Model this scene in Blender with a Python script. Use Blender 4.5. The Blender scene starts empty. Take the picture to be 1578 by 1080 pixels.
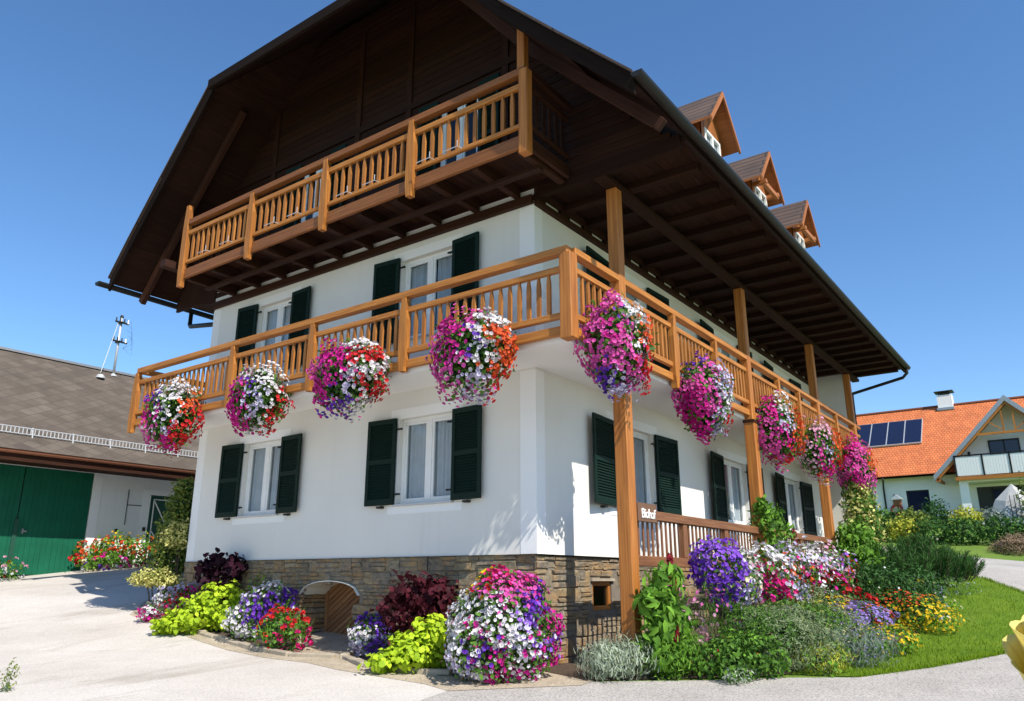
import bpy, bmesh, math, random
import numpy as np
from mathutils import Vector, Matrix

# ------------------------------------------------------------------ camera, sky, sun, exposure
SC = bpy.context.scene
COL = SC.collection
FPX, PITCH, HEAD = 1195.0, math.atan(353/1195.0), math.radians(36.2)
FW = np.array([math.cos(HEAD), math.sin(HEAD), 0.0]); RT = np.array([math.sin(HEAD), -math.cos(HEAD), 0.0])
CAM = -(FW*12.0 + RT*0.376); CAM[2] = 1.25
cd = bpy.data.cameras.new("camera"); cam = bpy.data.objects.new("camera", cd); COL.objects.link(cam)
cd.sensor_width = 36.0; cd.lens = FPX/1578*36; cd.clip_start = 0.05; cd.clip_end = 3000
cam.location = CAM; cam.rotation_euler = (math.pi/2 + PITCH, 0, HEAD - math.pi/2)
SC.camera = cam
SUN = Vector((0.325, 1.0, -1.13)).normalized()          # the way the light travels
W_ = bpy.data.worlds.new("World"); SC.world = W_; W_.use_nodes = True
nt = W_.node_tree; bg = nt.nodes["Background"]
sky = nt.nodes.new("ShaderNodeTexSky"); sky.sky_type = 'NISHITA'; sky.sun_disc = False
sky.sun_elevation = math.asin(-SUN.z); sky.sun_rotation = math.atan2(-SUN.x, -SUN.y)
sky.air_density = 1.0; sky.dust_density = 0.35; sky.ozone_density = 3.0; sky.altitude = 800
hs = nt.nodes.new("ShaderNodeHueSaturation"); hs.inputs["Saturation"].default_value = 1.16; hs.inputs["Value"].default_value = 1.0
nt.links.new(sky.outputs[0], hs.inputs["Color"]); nt.links.new(hs.outputs[0], bg.inputs[0]); bg.inputs[1].default_value = 0.143
sd = bpy.data.lights.new("sun", 'SUN'); sd.energy = 4.5; sd.angle = math.radians(0.5); sd.color = (1.0, 0.94, 0.84)
so = bpy.data.objects.new("sun", sd); COL.objects.link(so); so.rotation_mode = 'QUATERNION'
so.rotation_quaternion = SUN.to_track_quat('-Z', 'Y')
SC.view_settings.view_transform = 'Standard'; SC.view_settings.look = 'None'
SC.view_settings.exposure = 0.52; SC.view_settings.gamma = 1.0
SC.cycles.max_bounces = 7; SC.cycles.diffuse_bounces = 4; SC.cycles.transparent_max_bounces = 8

RNG = np.random.default_rng(7)
random.seed(7)
TN = [-600, -20, 0, 8, 12, 14, 16, 18, 24, 50, 70, 140, 700]
ZN = [-6, -1.0, -.4, -.25, 0, .1, .35, .65, 1.5, 5.1, 6.5, 8, 12]
def g(x, y):
    return float(np.interp((x-CAM[0])*FW[0] + (y-CAM[1])*FW[1], TN, ZN))

# ------------------------------------------------------------------ materials
MATS = {}
def newmat(name):
    m = bpy.data.materials.new(name); m.use_nodes = True
    t = m.node_tree; p = t.nodes["Principled BSDF"]
    MATS[name] = m
    return m, t, p
def N(t, ty, **kw):
    n = t.nodes.new(ty)
    for k, v in kw.items(): setattr(n, k, v)
    return n
def ramp(t, fac, stops, interp='LINEAR'):
    r = N(t, "ShaderNodeValToRGB"); r.color_ramp.interpolation = interp
    e = r.color_ramp.elements
    while len(e) < len(stops): e.new(0.5)
    for k, (pos, c) in enumerate(stops): e[k].position = pos; e[k].color = (*c, 1)
    t.links.new(fac, r.inputs[0]); return r.outputs[0]
def mul(c, f): return tuple(min(1, x*f) for x in c)
def noise(t, vec, scale, detail=4, rough=.55, dist=0):
    n = N(t, "ShaderNodeTexNoise"); n.inputs["Scale"].default_value = scale; n.inputs["Detail"].default_value = detail
    n.inputs["Roughness"].default_value = rough; n.inputs["Distortion"].default_value = dist
    if vec is not None: t.links.new(vec, n.inputs["Vector"])
    return n.outputs[0]
def mixc(t, a, b, fac, mode='MIX'):
    m = N(t, "ShaderNodeMix", data_type='RGBA', blend_type=mode)
    for sock, v in ((m.inputs[6], a), (m.inputs[7], b)):
        if isinstance(v, tuple): sock.default_value = (*v, 1)
        else: t.links.new(v, sock)
    if isinstance(fac, (int, float)): m.inputs[0].default_value = fac
    else: t.links.new(fac, m.inputs[0])
    return m.outputs[2]
def bump(t, p, h, strength=.3, dist=.02):
    b = N(t, "ShaderNodeBump"); b.inputs["Strength"].default_value = strength; b.inputs["Distance"].default_value = dist
    t.links.new(h, b.inputs["Height"]); t.links.new(b.outputs[0], p.inputs["Normal"])
def island(t): return N(t, "ShaderNodeNewGeometry").outputs["Random Per Island"]
def uvmap(t, sx, sy):
    u = N(t, "ShaderNodeUVMap"); m = N(t, "ShaderNodeMapping"); m.inputs["Scale"].default_value = (sx, sy, 1)
    t.links.new(u.outputs[0], m.inputs[0]); return m.outputs[0]
def objco(t): return N(t, "ShaderNodeTexCoord").outputs["Object"]

def wood(name, light, dark, rough=.55, sx=1.3, sy=32, spec=.35):
    m, t, p = newmat(name)
    n1 = noise(t, uvmap(t, sx, sy), 1.0, 6, .6, .6)
    n2 = noise(t, uvmap(t, .5, 3), 1.0, 3, .5)
    c = ramp(t, n1, [(.3, dark), (.52, tuple((a+b)/2 for a, b in zip(light, dark))), (.7, light)])
    c = mixc(t, c, ramp(t, n2, [(.3, (.72, .66, .6)), (.7, (1, 1, 1))]), .7, 'MULTIPLY')
    c = mixc(t, c, ramp(t, island(t), [(0, (.60, .57, .55)), (.5, (.9, .88, .86)), (1, (1.05, 1.05, 1.05))]), 1.0, 'MULTIPLY')
    t.links.new(c, p.inputs["Base Color"]); p.inputs["Roughness"].default_value = rough
    p.inputs["Specular IOR Level"].default_value = spec
    bump(t, p, n1, .35, .004)
    return m
wood("honey_wood", (.60, .255, .052), (.33, .115, .020))
wood("post_wood", (.58, .235, .050), (.28, .090, .017), sx=.9, sy=26)
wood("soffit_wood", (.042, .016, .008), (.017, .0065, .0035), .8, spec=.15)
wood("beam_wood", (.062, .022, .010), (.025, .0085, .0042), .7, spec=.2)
wood("rail_brown", (.33, .125, .032), (.17, .058, .014))
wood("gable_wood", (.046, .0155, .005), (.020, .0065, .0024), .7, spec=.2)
wood("terrace_wood", (.30, .135, .058), (.15, .060, .026), .6)
wood("dormer_wood", (.52, .20, .055), (.30, .10, .025))
wood("door_wood", (.46, .24, .11), (.26, .125, .055), .6)
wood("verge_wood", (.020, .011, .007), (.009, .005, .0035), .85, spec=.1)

def plaster(name, c, var=.06, stain=0):
    m, t, p = newmat(name); o = objco(t)
    a = ramp(t, noise(t, o, .8, 5, .6), [(.3, mul(c, 1-var)), (.7, c)])
    if stain:
        sep = N(t, "ShaderNodeSeparateXYZ"); t.links.new(o, sep.inputs[0])
        s = N(t, "ShaderNodeMapping"); s.inputs["Scale"].default_value = (5, 5, .25); t.links.new(o, s.inputs[0])
        a = mixc(t, a, mul(c, .8), ramp(t, noise(t, s.outputs[0], 1, 4), [(.58, (0, 0, 0)), (.8, (stain,)*3)]))
    t.links.new(a, p.inputs["Base Color"]); p.inputs["Roughness"].default_value = .9
    p.inputs["Specular IOR Level"].default_value = .2
    bump(t, p, noise(t, o, 60, 6, .7), .25, .006)
plaster("wall_plaster", (.75, .735, .685), .05, .3)
plaster("white_plaster", (.84, .84, .82), .03)
plaster("cream_plaster", (.80, .79, .70), .04)
plaster("barn_plaster", (.80, .80, .78), .08, .5)
plaster("neighbour_plaster", (.87, .85, .82), .04)

def plain(name, c, rough=.5, metal=0, var=.12, spec=.5, scale=6):
    m, t, p = newmat(name)
    a = ramp(t, noise(t, objco(t), scale, 4), [(.3, mul(c, 1-var)), (.7, c)])
    t.links.new(a, p.inputs["Base Color"]); p.inputs["Roughness"].default_value = rough
    p.inputs["Metallic"].default_value = metal; p.inputs["Specular IOR Level"].default_value = spec
    return m
plain("shutter_green", (.0055, .020, .014), .6, spec=.15)
plain("barn_green", (.007, .115, .062), .6, var=.25, scale=2, spec=.2)
plain("barn_green_dark", (.008, .07, .042), .55, var=.2)
plain("white_paint", (.82, .82, .80), .4, var=.05)
plain("dark_metal", (.022, .021, .020), .5, .2, spec=.3)
plain("zinc", (.42, .43, .43), .45, .7)
plain("grey_metal", (.55, .56, .57), .5, .3)
plain("copper_brown", (.26, .10, .05), .5, .3)
plain("black_rubber", (.015, .015, .016), .7)
plain("curtain_white", (.58, .60, .63), .9, var=.1)
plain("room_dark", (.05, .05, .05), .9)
plain("soil", (.085, .055, .035), .95, var=.5, scale=14)
plain("kerb_stone", (.46, .39, .29), .85, var=.4, scale=5)
plain("planter", (.10, .05, .03), .7)
plain("stem_green", (.07, .14, .03), .6)
plain("bark", (.10, .065, .04), .9, var=.5, scale=20)
plain("letter_white", (.85, .83, .78), .5, var=.03)
plain("sign_wood", (.16, .075, .035), .5)
plain("red_wreath", (.45, .03, .035), .6)
plain("yellow_cloth", (.80, .66, .03), .7)
plain("tarp", (.46, .46, .44), .6, var=.2)
plain("panel_blue", (.012, .018, .05), .12, 0, .2)
plain("mortar", (.23, .195, .15), .95, var=.4, scale=12)
plain("hay_brown", (.30, .20, .12), .95, var=.6, scale=7)
plain("rock_grey", (.50, .49, .45), .85, var=.3, scale=4)

def glassmat():
    m, t, p = newmat("window_glass")
    out = [n for n in t.nodes if n.type == 'OUTPUT_MATERIAL'][0]; t.nodes.remove(p)
    tr = N(t, "ShaderNodeBsdfTransparent"); tr.inputs[0].default_value = (.90, .93, .94, 1)
    gl = N(t, "ShaderNodeBsdfGlossy"); gl.inputs["Roughness"].default_value = .03
    fr = N(t, "ShaderNodeFresnel"); fr.inputs[0].default_value = 1.55
    nz = N(t, "ShaderNodeBump"); nz.inputs["Strength"].default_value = .04
    t.links.new(noise(t, objco(t), 1.5, 2), nz.inputs["Height"]); t.links.new(nz.outputs[0], gl.inputs["Normal"])
    ge = N(t, "ShaderNodeNewGeometry"); iv = N(t, "ShaderNodeMath", operation='SUBTRACT'); iv.inputs[0].default_value = 1; t.links.new(ge.outputs["Backfacing"], iv.inputs[1])
    fm = N(t, "ShaderNodeMath", operation='MULTIPLY'); t.links.new(fr.outputs[0], fm.inputs[0]); t.links.new(iv.outputs[0], fm.inputs[1])
    mx = N(t, "ShaderNodeMixShader"); t.links.new(fm.outputs[0], mx.inputs[0])
    t.links.new(tr.outputs[0], mx.inputs[1]); t.links.new(gl.outputs[0], mx.inputs[2]); t.links.new(mx.outputs[0], out.inputs[0])
glassmat()

def stonemat():
    m, t, p = newmat("slate_stone"); o = objco(t)
    n1 = noise(t, o, 8, 10, .8, .6); n2 = noise(t, o, 2.6, 7, .7)
    mp = N(t, "ShaderNodeMapping"); mp.inputs["Scale"].default_value = (2.5, 2.5, 8); t.links.new(o, mp.inputs[0]); n3 = noise(t, mp.outputs[0], 2.2, 7, .7, .8)
    c = ramp(t, island(t), [(0, (.28, .235, .175)), (.2, (.33, .285, .21)), (.4, (.38, .31, .20)), (.55, (.29, .255, .205)),
                            (.7, (.40, .335, .235)), (.8, (.33, .24, .15)), (.9, (.30, .27, .225)), (1, (.36, .30, .21))], 'CONSTANT')
    c = mixc(t, c, ramp(t, n3, [(.34, (.38, .36, .33)), (.5, (.9, .88, .85)), (.7, (1.25, 1.2, 1.1))]), .8, 'MULTIPLY')
    c = mixc(t, c, ramp(t, n1, [(.28, (.22, .21, .19)), (.45, (.66, .64, .60)), (.58, (1.0, .96, .88)), (.72, (1.5, 1.4, 1.2))]), .95, 'MULTIPLY')
    c = mixc(t, c, (.48, .265, .085), ramp(t, n2, [(.48, (0, 0, 0)), (.64, (.6, .6, .6))]))
    t.links.new(c, p.inputs["Base Color"]); p.inputs["Roughness"].default_value = .8
    bump(t, p, n1, 1.0, .035)
stonemat()

def shingle(name, c1, c2, sx, sy, gap=.03, rough=.8, off=.5):
    m, t, p = newmat(name)
    b = N(t, "ShaderNodeTexBrick"); t.links.new(uvmap(t, 1, 1), b.inputs["Vector"])
    b.inputs["Scale"].default_value = 1; b.inputs["Brick Width"].default_value = sx; b.inputs["Row Height"].default_value = sy
    b.inputs["Mortar Size"].default_value = gap*sy; b.offset = off
    b.inputs["Color1"].default_value = (*c1, 1); b.inputs["Color2"].default_value = (*c2, 1); b.inputs["Mortar"].default_value = (*mul(c1, .25), 1)
    u = N(t, "ShaderNodeUVMap")
    c = mixc(t, b.outputs[0], ramp(t, noise(t, u.outputs[0], 1.4, 6, .65), [(.3, (.7, .68, .66)), (.7, (1.1, 1.08, 1.05))]), 1, 'MULTIPLY')
    t.links.new(c, p.inputs["Base Color"]); p.inputs["Roughness"].default_value = rough
    # each course tilts up to its lower edge
    sep = N(t, "ShaderNodeSeparateXYZ"); t.links.new(u.outputs[0], sep.inputs[0])
    dv = N(t, "ShaderNodeMath", operation='DIVIDE'); t.links.new(sep.outputs[1], dv.inputs[0]); dv.inputs[1].default_value = sy
    fr = N(t, "ShaderNodeMath", operation='FRACT'); t.links.new(dv.outputs[0], fr.inputs[0])
    iv = N(t, "ShaderNodeMath", operation='SUBTRACT'); iv.inputs[0].default_value = 1; t.links.new(fr.outputs[0], iv.inputs[1])
    bump(t, p, iv.outputs[0], .9, .03)
shingle("roof_shingle", (.115, .072, .052), (.085, .055, .042), 2.3, .24, .10)
shingle("orange_tile", (.72, .21, .065), (.62, .165, .05), .20, .24, .06, .75)
def diamond():
    m, t, p = newmat("diamond_slate"); u = N(t, "ShaderNodeUVMap"); sep = N(t, "ShaderNodeSeparateXYZ"); t.links.new(u.outputs[0], sep.inputs[0])
    def lin(a, b):
        x = N(t, "ShaderNodeMath", operation='MULTIPLY'); t.links.new(sep.outputs[0], x.inputs[0]); x.inputs[1].default_value = a
        y = N(t, "ShaderNodeMath", operation='MULTIPLY_ADD'); t.links.new(sep.outputs[1], y.inputs[0]); y.inputs[1].default_value = b; t.links.new(x.outputs[0], y.inputs[2])
        return y.outputs[0]
    def fr(s):
        f = N(t, "ShaderNodeMath", operation='FRACT'); t.links.new(s, f.inputs[0]); return f.outputs[0]
    a, b = lin(1.75, 2.5), lin(-1.75, 2.5)
    fa, fb = fr(a), fr(b)
    mn = N(t, "ShaderNodeMath", operation='MINIMUM'); t.links.new(fa, mn.inputs[0]); t.links.new(fb, mn.inputs[1])
    cells = N(t, "ShaderNodeCombineXYZ")
    for k, s in enumerate((a, b)):
        fl = N(t, "ShaderNodeMath", operation='FLOOR'); t.links.new(s, fl.inputs[0]); t.links.new(fl.outputs[0], cells.inputs[k])
    wn = N(t, "ShaderNodeTexWhiteNoise"); t.links.new(cells.outputs[0], wn.inputs["Vector"])
    c = ramp(t, wn.outputs["Value"], [(0, (.092, .073, .057)), (.5, (.11, .09, .071)), (.98, (.13, .107, .086)), (1, (.065, .05, .043))])
    c = mixc(t, c, ramp(t, noise(t, u.outputs[0], 1.2, 8, .7), [(.3, (.68, .66, .62)), (.7, (1.15, 1.12, 1.08))]), 1, 'MULTIPLY')
    c = mixc(t, c, (.07, .055, .045), ramp(t, mn.outputs[0], [(.05, (.8, .8, .8)), (.11, (0, 0, 0))]))
    t.links.new(c, p.inputs["Base Color"]); p.inputs["Roughness"].default_value = .85
    iv = N(t, "ShaderNodeMath", operation='SUBTRACT'); iv.inputs[0].default_value = 1; t.links.new(mn.outputs[0], iv.inputs[1])
    bump(t, p, iv.outputs[0], .6, .02)
diamond()

def groundmat(name, stops, s1, s2, b=.3, bd=.01, patch=None, speck=None, sa=.8):
    m, t, p = newmat(name); o = objco(t)
    c = ramp(t, noise(t, o, s1, 8, .65), stops)
    if patch:
        mp = N(t, "ShaderNodeMapping"); mp.inputs["Rotation"].default_value = (0, 0, -.6); mp.inputs["Scale"].default_value = (.18, .7, 1); t.links.new(o, mp.inputs[0])
        c = mixc(t, c, patch, ramp(t, noise(t, mp.outputs[0], 1.2, 7, .7, .8), [(.54, (0, 0, 0)), (.74, (.8, .8, .8))]))
    if speck:
        c = mixc(t, c, ramp(t, noise(t, o, speck, 2, .5), [(.36, (.5, .5, .5)), (.5, (1, 1, 1)), (.66, (1.25, 1.22, 1.2))]), sa, 'MULTIPLY')
    t.links.new(c, p.inputs["Base Color"]); p.inputs["Roughness"].default_value = .9; p.inputs["Specular IOR Level"].default_value = .25
    bump(t, p, noise(t, o, s2, 5, .6), b, bd)
groundmat("concrete", [(.3, (.47, .43, .385)), (.7, (.60, .56, .515))], .5, 25, .25, .01, (.30, .26, .21), 38, .3)
groundmat("asphalt", [(.3, (.36, .335, .305)), (.7, (.46, .43, .395))], 1.0, 55, .5, .012, None, 42)
groundmat("lawn_green", [(.25, (.085, .165, .006)), (.5, (.12, .21, .007)), (.75, (.17, .26, .012))], 1.3, 60, .8, .03, (.17, .24, .03), 30)
groundmat("field_green", [(.3, (.09, .17, .02)), (.7, (.15, .22, .03))], .4, 20, .6, .03)
groundmat("apron", [(.3, (.34, .28, .20)), (.7, (.50, .43, .33))], 1.6, 30, .4, .012, (.25, .2, .14), 45)

def leafmat(name, c, c2=None, trans=.3, rough=.6):
    m, t, p = newmat(name); out = [n for n in t.nodes if n.type == 'OUTPUT_MATERIAL'][0]
    c2 = c2 or mul(c, .55)
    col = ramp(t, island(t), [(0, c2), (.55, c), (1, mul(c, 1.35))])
    t.links.new(col, p.inputs["Base Color"]); p.inputs["Roughness"].default_value = rough
    p.inputs["Specular IOR Level"].default_value = .15
    tl = N(t, "ShaderNodeBsdfTranslucent"); t.links.new(col, tl.inputs[0])
    mx = N(t, "ShaderNodeMixShader"); mx.inputs[0].default_value = trans
    t.links.new(p.outputs[0], mx.inputs[1]); t.links.new(tl.outputs[0], mx.inputs[2]); t.links.new(mx.outputs[0], out.inputs[0])
for nme, c, c2 in [("leaf_green", (.095, .205, .03), (.05, .115, .018)), ("leaf_fresh", (.14, .29, .03), (.08, .19, .022)),
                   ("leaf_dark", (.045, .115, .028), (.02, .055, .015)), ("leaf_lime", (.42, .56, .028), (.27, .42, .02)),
                   ("leaf_burgundy", (.075, .012, .02), (.035, .006, .01)), ("leaf_plum", (.035, .008, .018), (.016, .004, .01)),
                   ("leaf_variegated", (.64, .60, .22), (.36, .38, .09)), ("leaf_silver", (.38, .44, .33), (.2, .26, .17)),
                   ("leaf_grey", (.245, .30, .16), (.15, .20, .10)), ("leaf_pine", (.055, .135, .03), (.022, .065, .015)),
                   ("leaf_olive", (.19, .24, .045), (.11, .15, .03)), ("leaf_blue", (.22, .27, .24), (.12, .16, .13)),
                   ("grass_blade", (.155, .25, .008), (.09, .17, .006)), ("leaf_gold", (.42, .42, .05), (.2, .26, .03)),
                   ("amaranth_red", (.26, .02, .03), (.16, .012, .02))]:
    leafmat(nme, c, c2)

def bloommat(name, c, throat, eye=.18, var=.35):
    m, t, p = newmat(name); out = [n for n in t.nodes if n.type == 'OUTPUT_MATERIAL'][0]
    u = N(t, "ShaderNodeUVMap"); sep = N(t, "ShaderNodeSeparateXYZ"); t.links.new(u.outputs[0], sep.inputs[0])
    col = ramp(t, sep.outputs[0], [(eye*.5, throat), (eye*1.9, c)])
    col = mixc(t, col, ramp(t, island(t), [(0, (1-var, 1-var*1.1, 1-var)), (1, (1, 1, 1))]), 1, 'MULTIPLY')
    t.links.new(col, p.inputs["Base Color"]); p.inputs["Roughness"].default_value = .6; p.inputs["Specular IOR Level"].default_value = .2
    tl = N(t, "ShaderNodeBsdfTranslucent"); t.links.new(col, tl.inputs[0])
    mx = N(t, "ShaderNodeMixShader"); mx.inputs[0].default_value = .3
    t.links.new(p.outputs[0], mx.inputs[1]); t.links.new(tl.outputs[0], mx.inputs[2]); t.links.new(mx.outputs[0], out.inputs[0])
BLOOM = {"white": ((.84, .83, .84), (.25, .28, .10)), "magenta": ((.70, .02, .32), (.36, .01, .2)), "pink": ((.82, .20, .52), (.60, .06, .34)),
         "orchid": ((.80, .12, .47), (.55, .04, .28)), "purple": ((.16, .04, .50), (.06, .01, .2)), "violet": ((.34, .13, .74), (.18, .05, .46)),
         "red": ((.74, .03, .035), (.4, .015, .015)), "orange": ((.82, .13, .035), (.5, .05, .02)), "cerise": ((.74, .02, .20), (.4, .01, .12)),
         "lavender": ((.40, .29, .74), (.34, .26, .4)), "yellow": ((.88, .62, .02), (.6, .3, .01)), "cream": ((.84, .78, .50), (.7, .6, .2)),
         "blush": ((.84, .46, .62), (.7, .2, .4)), "pale_lilac": ((.66, .62, .82), (.22, .15, .35)), "crimson": ((.50, .012, .02), (.3, .01, .01))}
for k, (c, th) in BLOOM.items(): bloommat("bloom_" + k, c, th)
M = MATS

# ------------------------------------------------------------------ mesh helpers
def link(o, parent=None):
    COL.objects.link(o)
    if parent is not None: o.parent = parent
    return o
def thing(name, label, cat, loc=(0, 0, 0), group=None):
    o = bpy.data.objects.new(name, None); link(o); o.location = loc; o.empty_display_size = .2
    o["label"] = label; o["category"] = cat
    if group: o["group"] = group
    bpy.context.view_layer.update() if False else None
    return o
def tag(o, label, cat, group=None):
    o["label"] = label; o["category"] = cat
    if group: o["group"] = group
    return o
def origin_of(o):
    v = Vector((0, 0, 0))
    while o is not None: v = v + o.location; o = o.parent
    return v

class B:
    """collects shapes in world coordinates, links them as one mesh object"""
    def __init__(s): s.v = []; s.f = []; s.uv = []; s.mi = []; s.m = 0
    def face(s, pts, uv=None):
        n = len(s.v); s.v += [tuple(p) for p in pts]; s.f.append(tuple(range(n, n+len(pts)))); s.uv.append(uv or [(0, 0)]*len(pts)); s.mi.append(s.m)
    def hexa(s, c, su=0):
        """c: 8 corners, 0-3 one end ring, 4-7 the other (length direction 0->4)"""
        n = len(s.v); s.v += [tuple(p) for p in c]
        c = [Vector(p) for p in c]; L = (c[4]-c[0]).length; a = (c[1]-c[0]).length; b = (c[3]-c[0]).length
        ox, oy = random.random()*40, random.random()*40
        def q(idx, uv): s.f.append(tuple(n+i for i in idx)); s.uv.append([(ox+x, oy+y) for x, y in uv]); s.mi.append(s.m)
        q((0, 4, 5, 1), [(0, 0), (L, 0), (L, a), (0, a)]); q((1, 5, 6, 2), [(0, a), (L, a), (L, a+b), (0, a+b)])
        q((2, 6, 7, 3), [(0, a+b), (L, a+b), (L, 2*a+b), (0, 2*a+b)]); q((3, 7, 4, 0), [(0, 2*a+b), (L, 2*a+b), (L, 2*a+2*b), (0, 2*a+2*b)])
        q((0, 1, 2, 3), [(0, 0), (0, a), (.02, a), (.02, 0)]); q((7, 6, 5, 4), [(0, 0), (0, a), (.02, a), (.02, 0)])
    def box(s, x0, x1, y0, y1, z0, z1, fn=None):
        d = [(x1-x0), (y1-y0), (z1-z0)]; ax = d.index(max(d))
        lo = [x0, y0, z0]; hi = [x1, y1, z1]; o = [k for k in range(3) if k != ax]
        def P(e, i, j):
            p = [0, 0, 0]; p[ax] = (lo, hi)[e][ax]; p[o[0]] = (lo, hi)[i][o[0]]; p[o[1]] = (lo, hi)[j][o[1]]
            return fn(*p) if fn else tuple(p)
        s.hexa([P(0, 0, 0), P(0, 1, 0), P(0, 1, 1), P(0, 0, 1), P(1, 0, 0), P(1, 1, 0), P(1, 1, 1), P(1, 0, 1)])
    def beam(s, p0, p1, w, h, up=(0, 0, 1)):
        p0, p1 = Vector(p0), Vector(p1); d = (p1-p0).normalized(); sd_ = d.cross(Vector(up))
        if sd_.length < 1e-4: sd_ = d.cross(Vector((1, 0, 0)))
        sd_.normalize(); u = sd_.cross(d).normalized(); a, b = sd_*w/2, u*h/2
        s.hexa([p0-a-b, p0+a-b, p0+a+b, p0-a+b, p1-a-b, p1+a-b, p1+a+b, p1-a+b])
    def prism(s, poly, off):
        """poly: list of points; off: vector to the second cap"""
        off = Vector(off); a = [Vector(p) for p in poly]; b = [p+off for p in a]; k = len(a)
        ox = random.random()*40; e = (a[-1]-a[0])
        # uv: u along the longest span of the polygon
        far = max(a, key=lambda p: (p-a[0]).length); ud = (far-a[0]).normalized(); vd = off.normalized().cross(ud)
        uvf = [(ox+(p-a[0]).dot(ud), (p-a[0]).dot(vd)) for p in a]
        s.face(a, uvf); s.face(b[::-1], uvf[::-1])
        for i in range(k):
            j = (i+1) % k
            s.face([a[i], b[i], b[j], a[j]], [(uvf[i][0], uvf[i][1]), (uvf[i][0], uvf[i][1]+off.length), (uvf[j][0], uvf[j][1]+off.length), (uvf[j][0], uvf[j][1])])
    def slab(s, top, dz, uvdir):
        """roof sheet: top polygon, thickness dz down; uv measured along uvdir (horizontal) and up the slope"""
        top = [Vector(p) for p in top]; bot = [p - Vector((0, 0, dz)) for p in top]
        ud = Vector(uvdir).normalized(); nrm = (top[1]-top[0]).cross(top[2]-top[1]).normalized(); vd = nrm.cross(ud)
        if vd.z < 0: vd = -vd
        uv = [((p).dot(ud), (p).dot(vd)) for p in top]
        mi = s.m; s.face(top, uv); s.m = 1; s.face(bot[::-1], uv[::-1]); k = len(top)
        for i in range(k):
            j = (i+1) % k; s.face([top[i], bot[i], bot[j], top[j]], [uv[i], uv[i], uv[j], uv[j]])
        s.m = mi
    def tube(s, pts, r, seg=8, r1=None):
        pts = [Vector(p) for p in pts]; rings = []
        for i, p in enumerate(pts):
            d = (pts[min(i+1, len(pts)-1)] - pts[max(i-1, 0)]).normalized()
            a = d.cross(Vector((0, 0, 1)));
            if a.length < 1e-3: a = d.cross(Vector((1, 0, 0)))
            a.normalize(); b = d.cross(a).normalized(); rr = r if r1 is None else r + (r1-r)*i/(len(pts)-1)
            n = len(s.v); s.v += [tuple(p + (a*math.cos(6.2832*k/seg) + b*math.sin(6.2832*k/seg))*rr) for k in range(seg)]; rings.append(n)
        for q in range(len(rings)-1):
            for k in range(seg):
                k2 = (k+1) % seg
                s.f.append((rings[q]+k, rings[q]+k2, rings[q+1]+k2, rings[q+1]+k)); s.uv.append([(0, 0)]*4); s.mi.append(s.m)
        for rg in (rings[0], rings[-1]): s.f.append(tuple(rg+k for k in range(seg))); s.uv.append([(0, 0)]*seg); s.mi.append(s.m)
    def build(s, name, mats, parent=None, bevel=0, recalc=True, smooth=False):
        if not isinstance(mats, (list, tuple)): mats = [mats]
        me = bpy.data.meshes.new(name)
        o = bpy.data.objects.new(name, me); link(o, parent); off = origin_of(o)
        me.from_pydata([tuple(Vector(p)-off) for p in s.v], [], s.f)
        ul = me.uv_layers.new(name="UVMap"); fl = [c for f in s.uv for uv in f for c in uv]; ul.data.foreach_set("uv", fl)
        for m in mats: me.materials.append(M[m])
        if len(mats) > 1: me.polygons.foreach_set("material_index", s.mi)
        if recalc:
            bm = bmesh.new(); bm.from_mesh(me); bmesh.ops.recalc_face_normals(bm, faces=bm.faces); bm.to_mesh(me); bm.free()
        if smooth: me.polygons.foreach_set("use_smooth", [True]*len(me.polygons))
        me.update()
        if bevel:
            b = o.modifiers.new("Bevel", 'BEVEL'); b.width = bevel; b.segments = 1; b.limit_method = 'ANGLE'
        return o

def npmesh(name, V, F, UV, mat, parent, smooth=False):
    """V (n,3) world; F (m,k) same-size faces; UV (m,k,2)"""
    me = bpy.data.meshes.new(name); o = bpy.data.objects.new(name, me); link(o, parent)
    off = np.array(origin_of(o)); V = V - off; m, k = F.shape
    me.vertices.add(len(V)); me.vertices.foreach_set("co", V.astype(np.float32).ravel())
    me.loops.add(m*k); me.loops.foreach_set("vertex_index", F.astype(np.int32).ravel())
    me.polygons.add(m); me.polygons.foreach_set("loop_start", np.arange(0, m*k, k, dtype=np.int32))
    ul = me.uv_layers.new(name="UVMap")
    ul.data.foreach_set("uv", UV.astype(np.float32).ravel())
    me.materials.append(M[mat]); me.update(calc_edges=True); me.validate()
    return o

# templates: verts (k,3) in x (length), y (width), z (normal); faces; uv
def T_leaf():
    v = np.array([[0, 0, 0], [.45, .5, .10], [1, 0, -.08], [.45, -.5, .10]]); f = np.array([[0, 2, 1], [0, 3, 2]])
    return v, f, np.array([[0, 0], [.5, 1], [1, 0], [.5, 1]])
def T_big():
    v = np.array([[0, 0, 0], [.25, .42, .08], [.65, .38, .02], [1, 0, -.22], [.65, -.38, .02], [.25, -.42, .08], [.5, 0, 0]])
    f = np.array([[0, 6, 1], [1, 6, 2], [2, 6, 3], [0, 5, 6], [5, 4, 6], [4, 3, 6]])
    return v, f, np.zeros((7, 2))
def T_blade():
    v = np.array([[0, .5, 0], [0, -.5, 0], [.6, .32, .05], [.6, -.32, .05], [1, 0, -.1]]); f = np.array([[0, 1, 2], [1, 3, 2], [2, 3, 4]])
    return v, f, np.zeros((5, 2))
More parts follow.
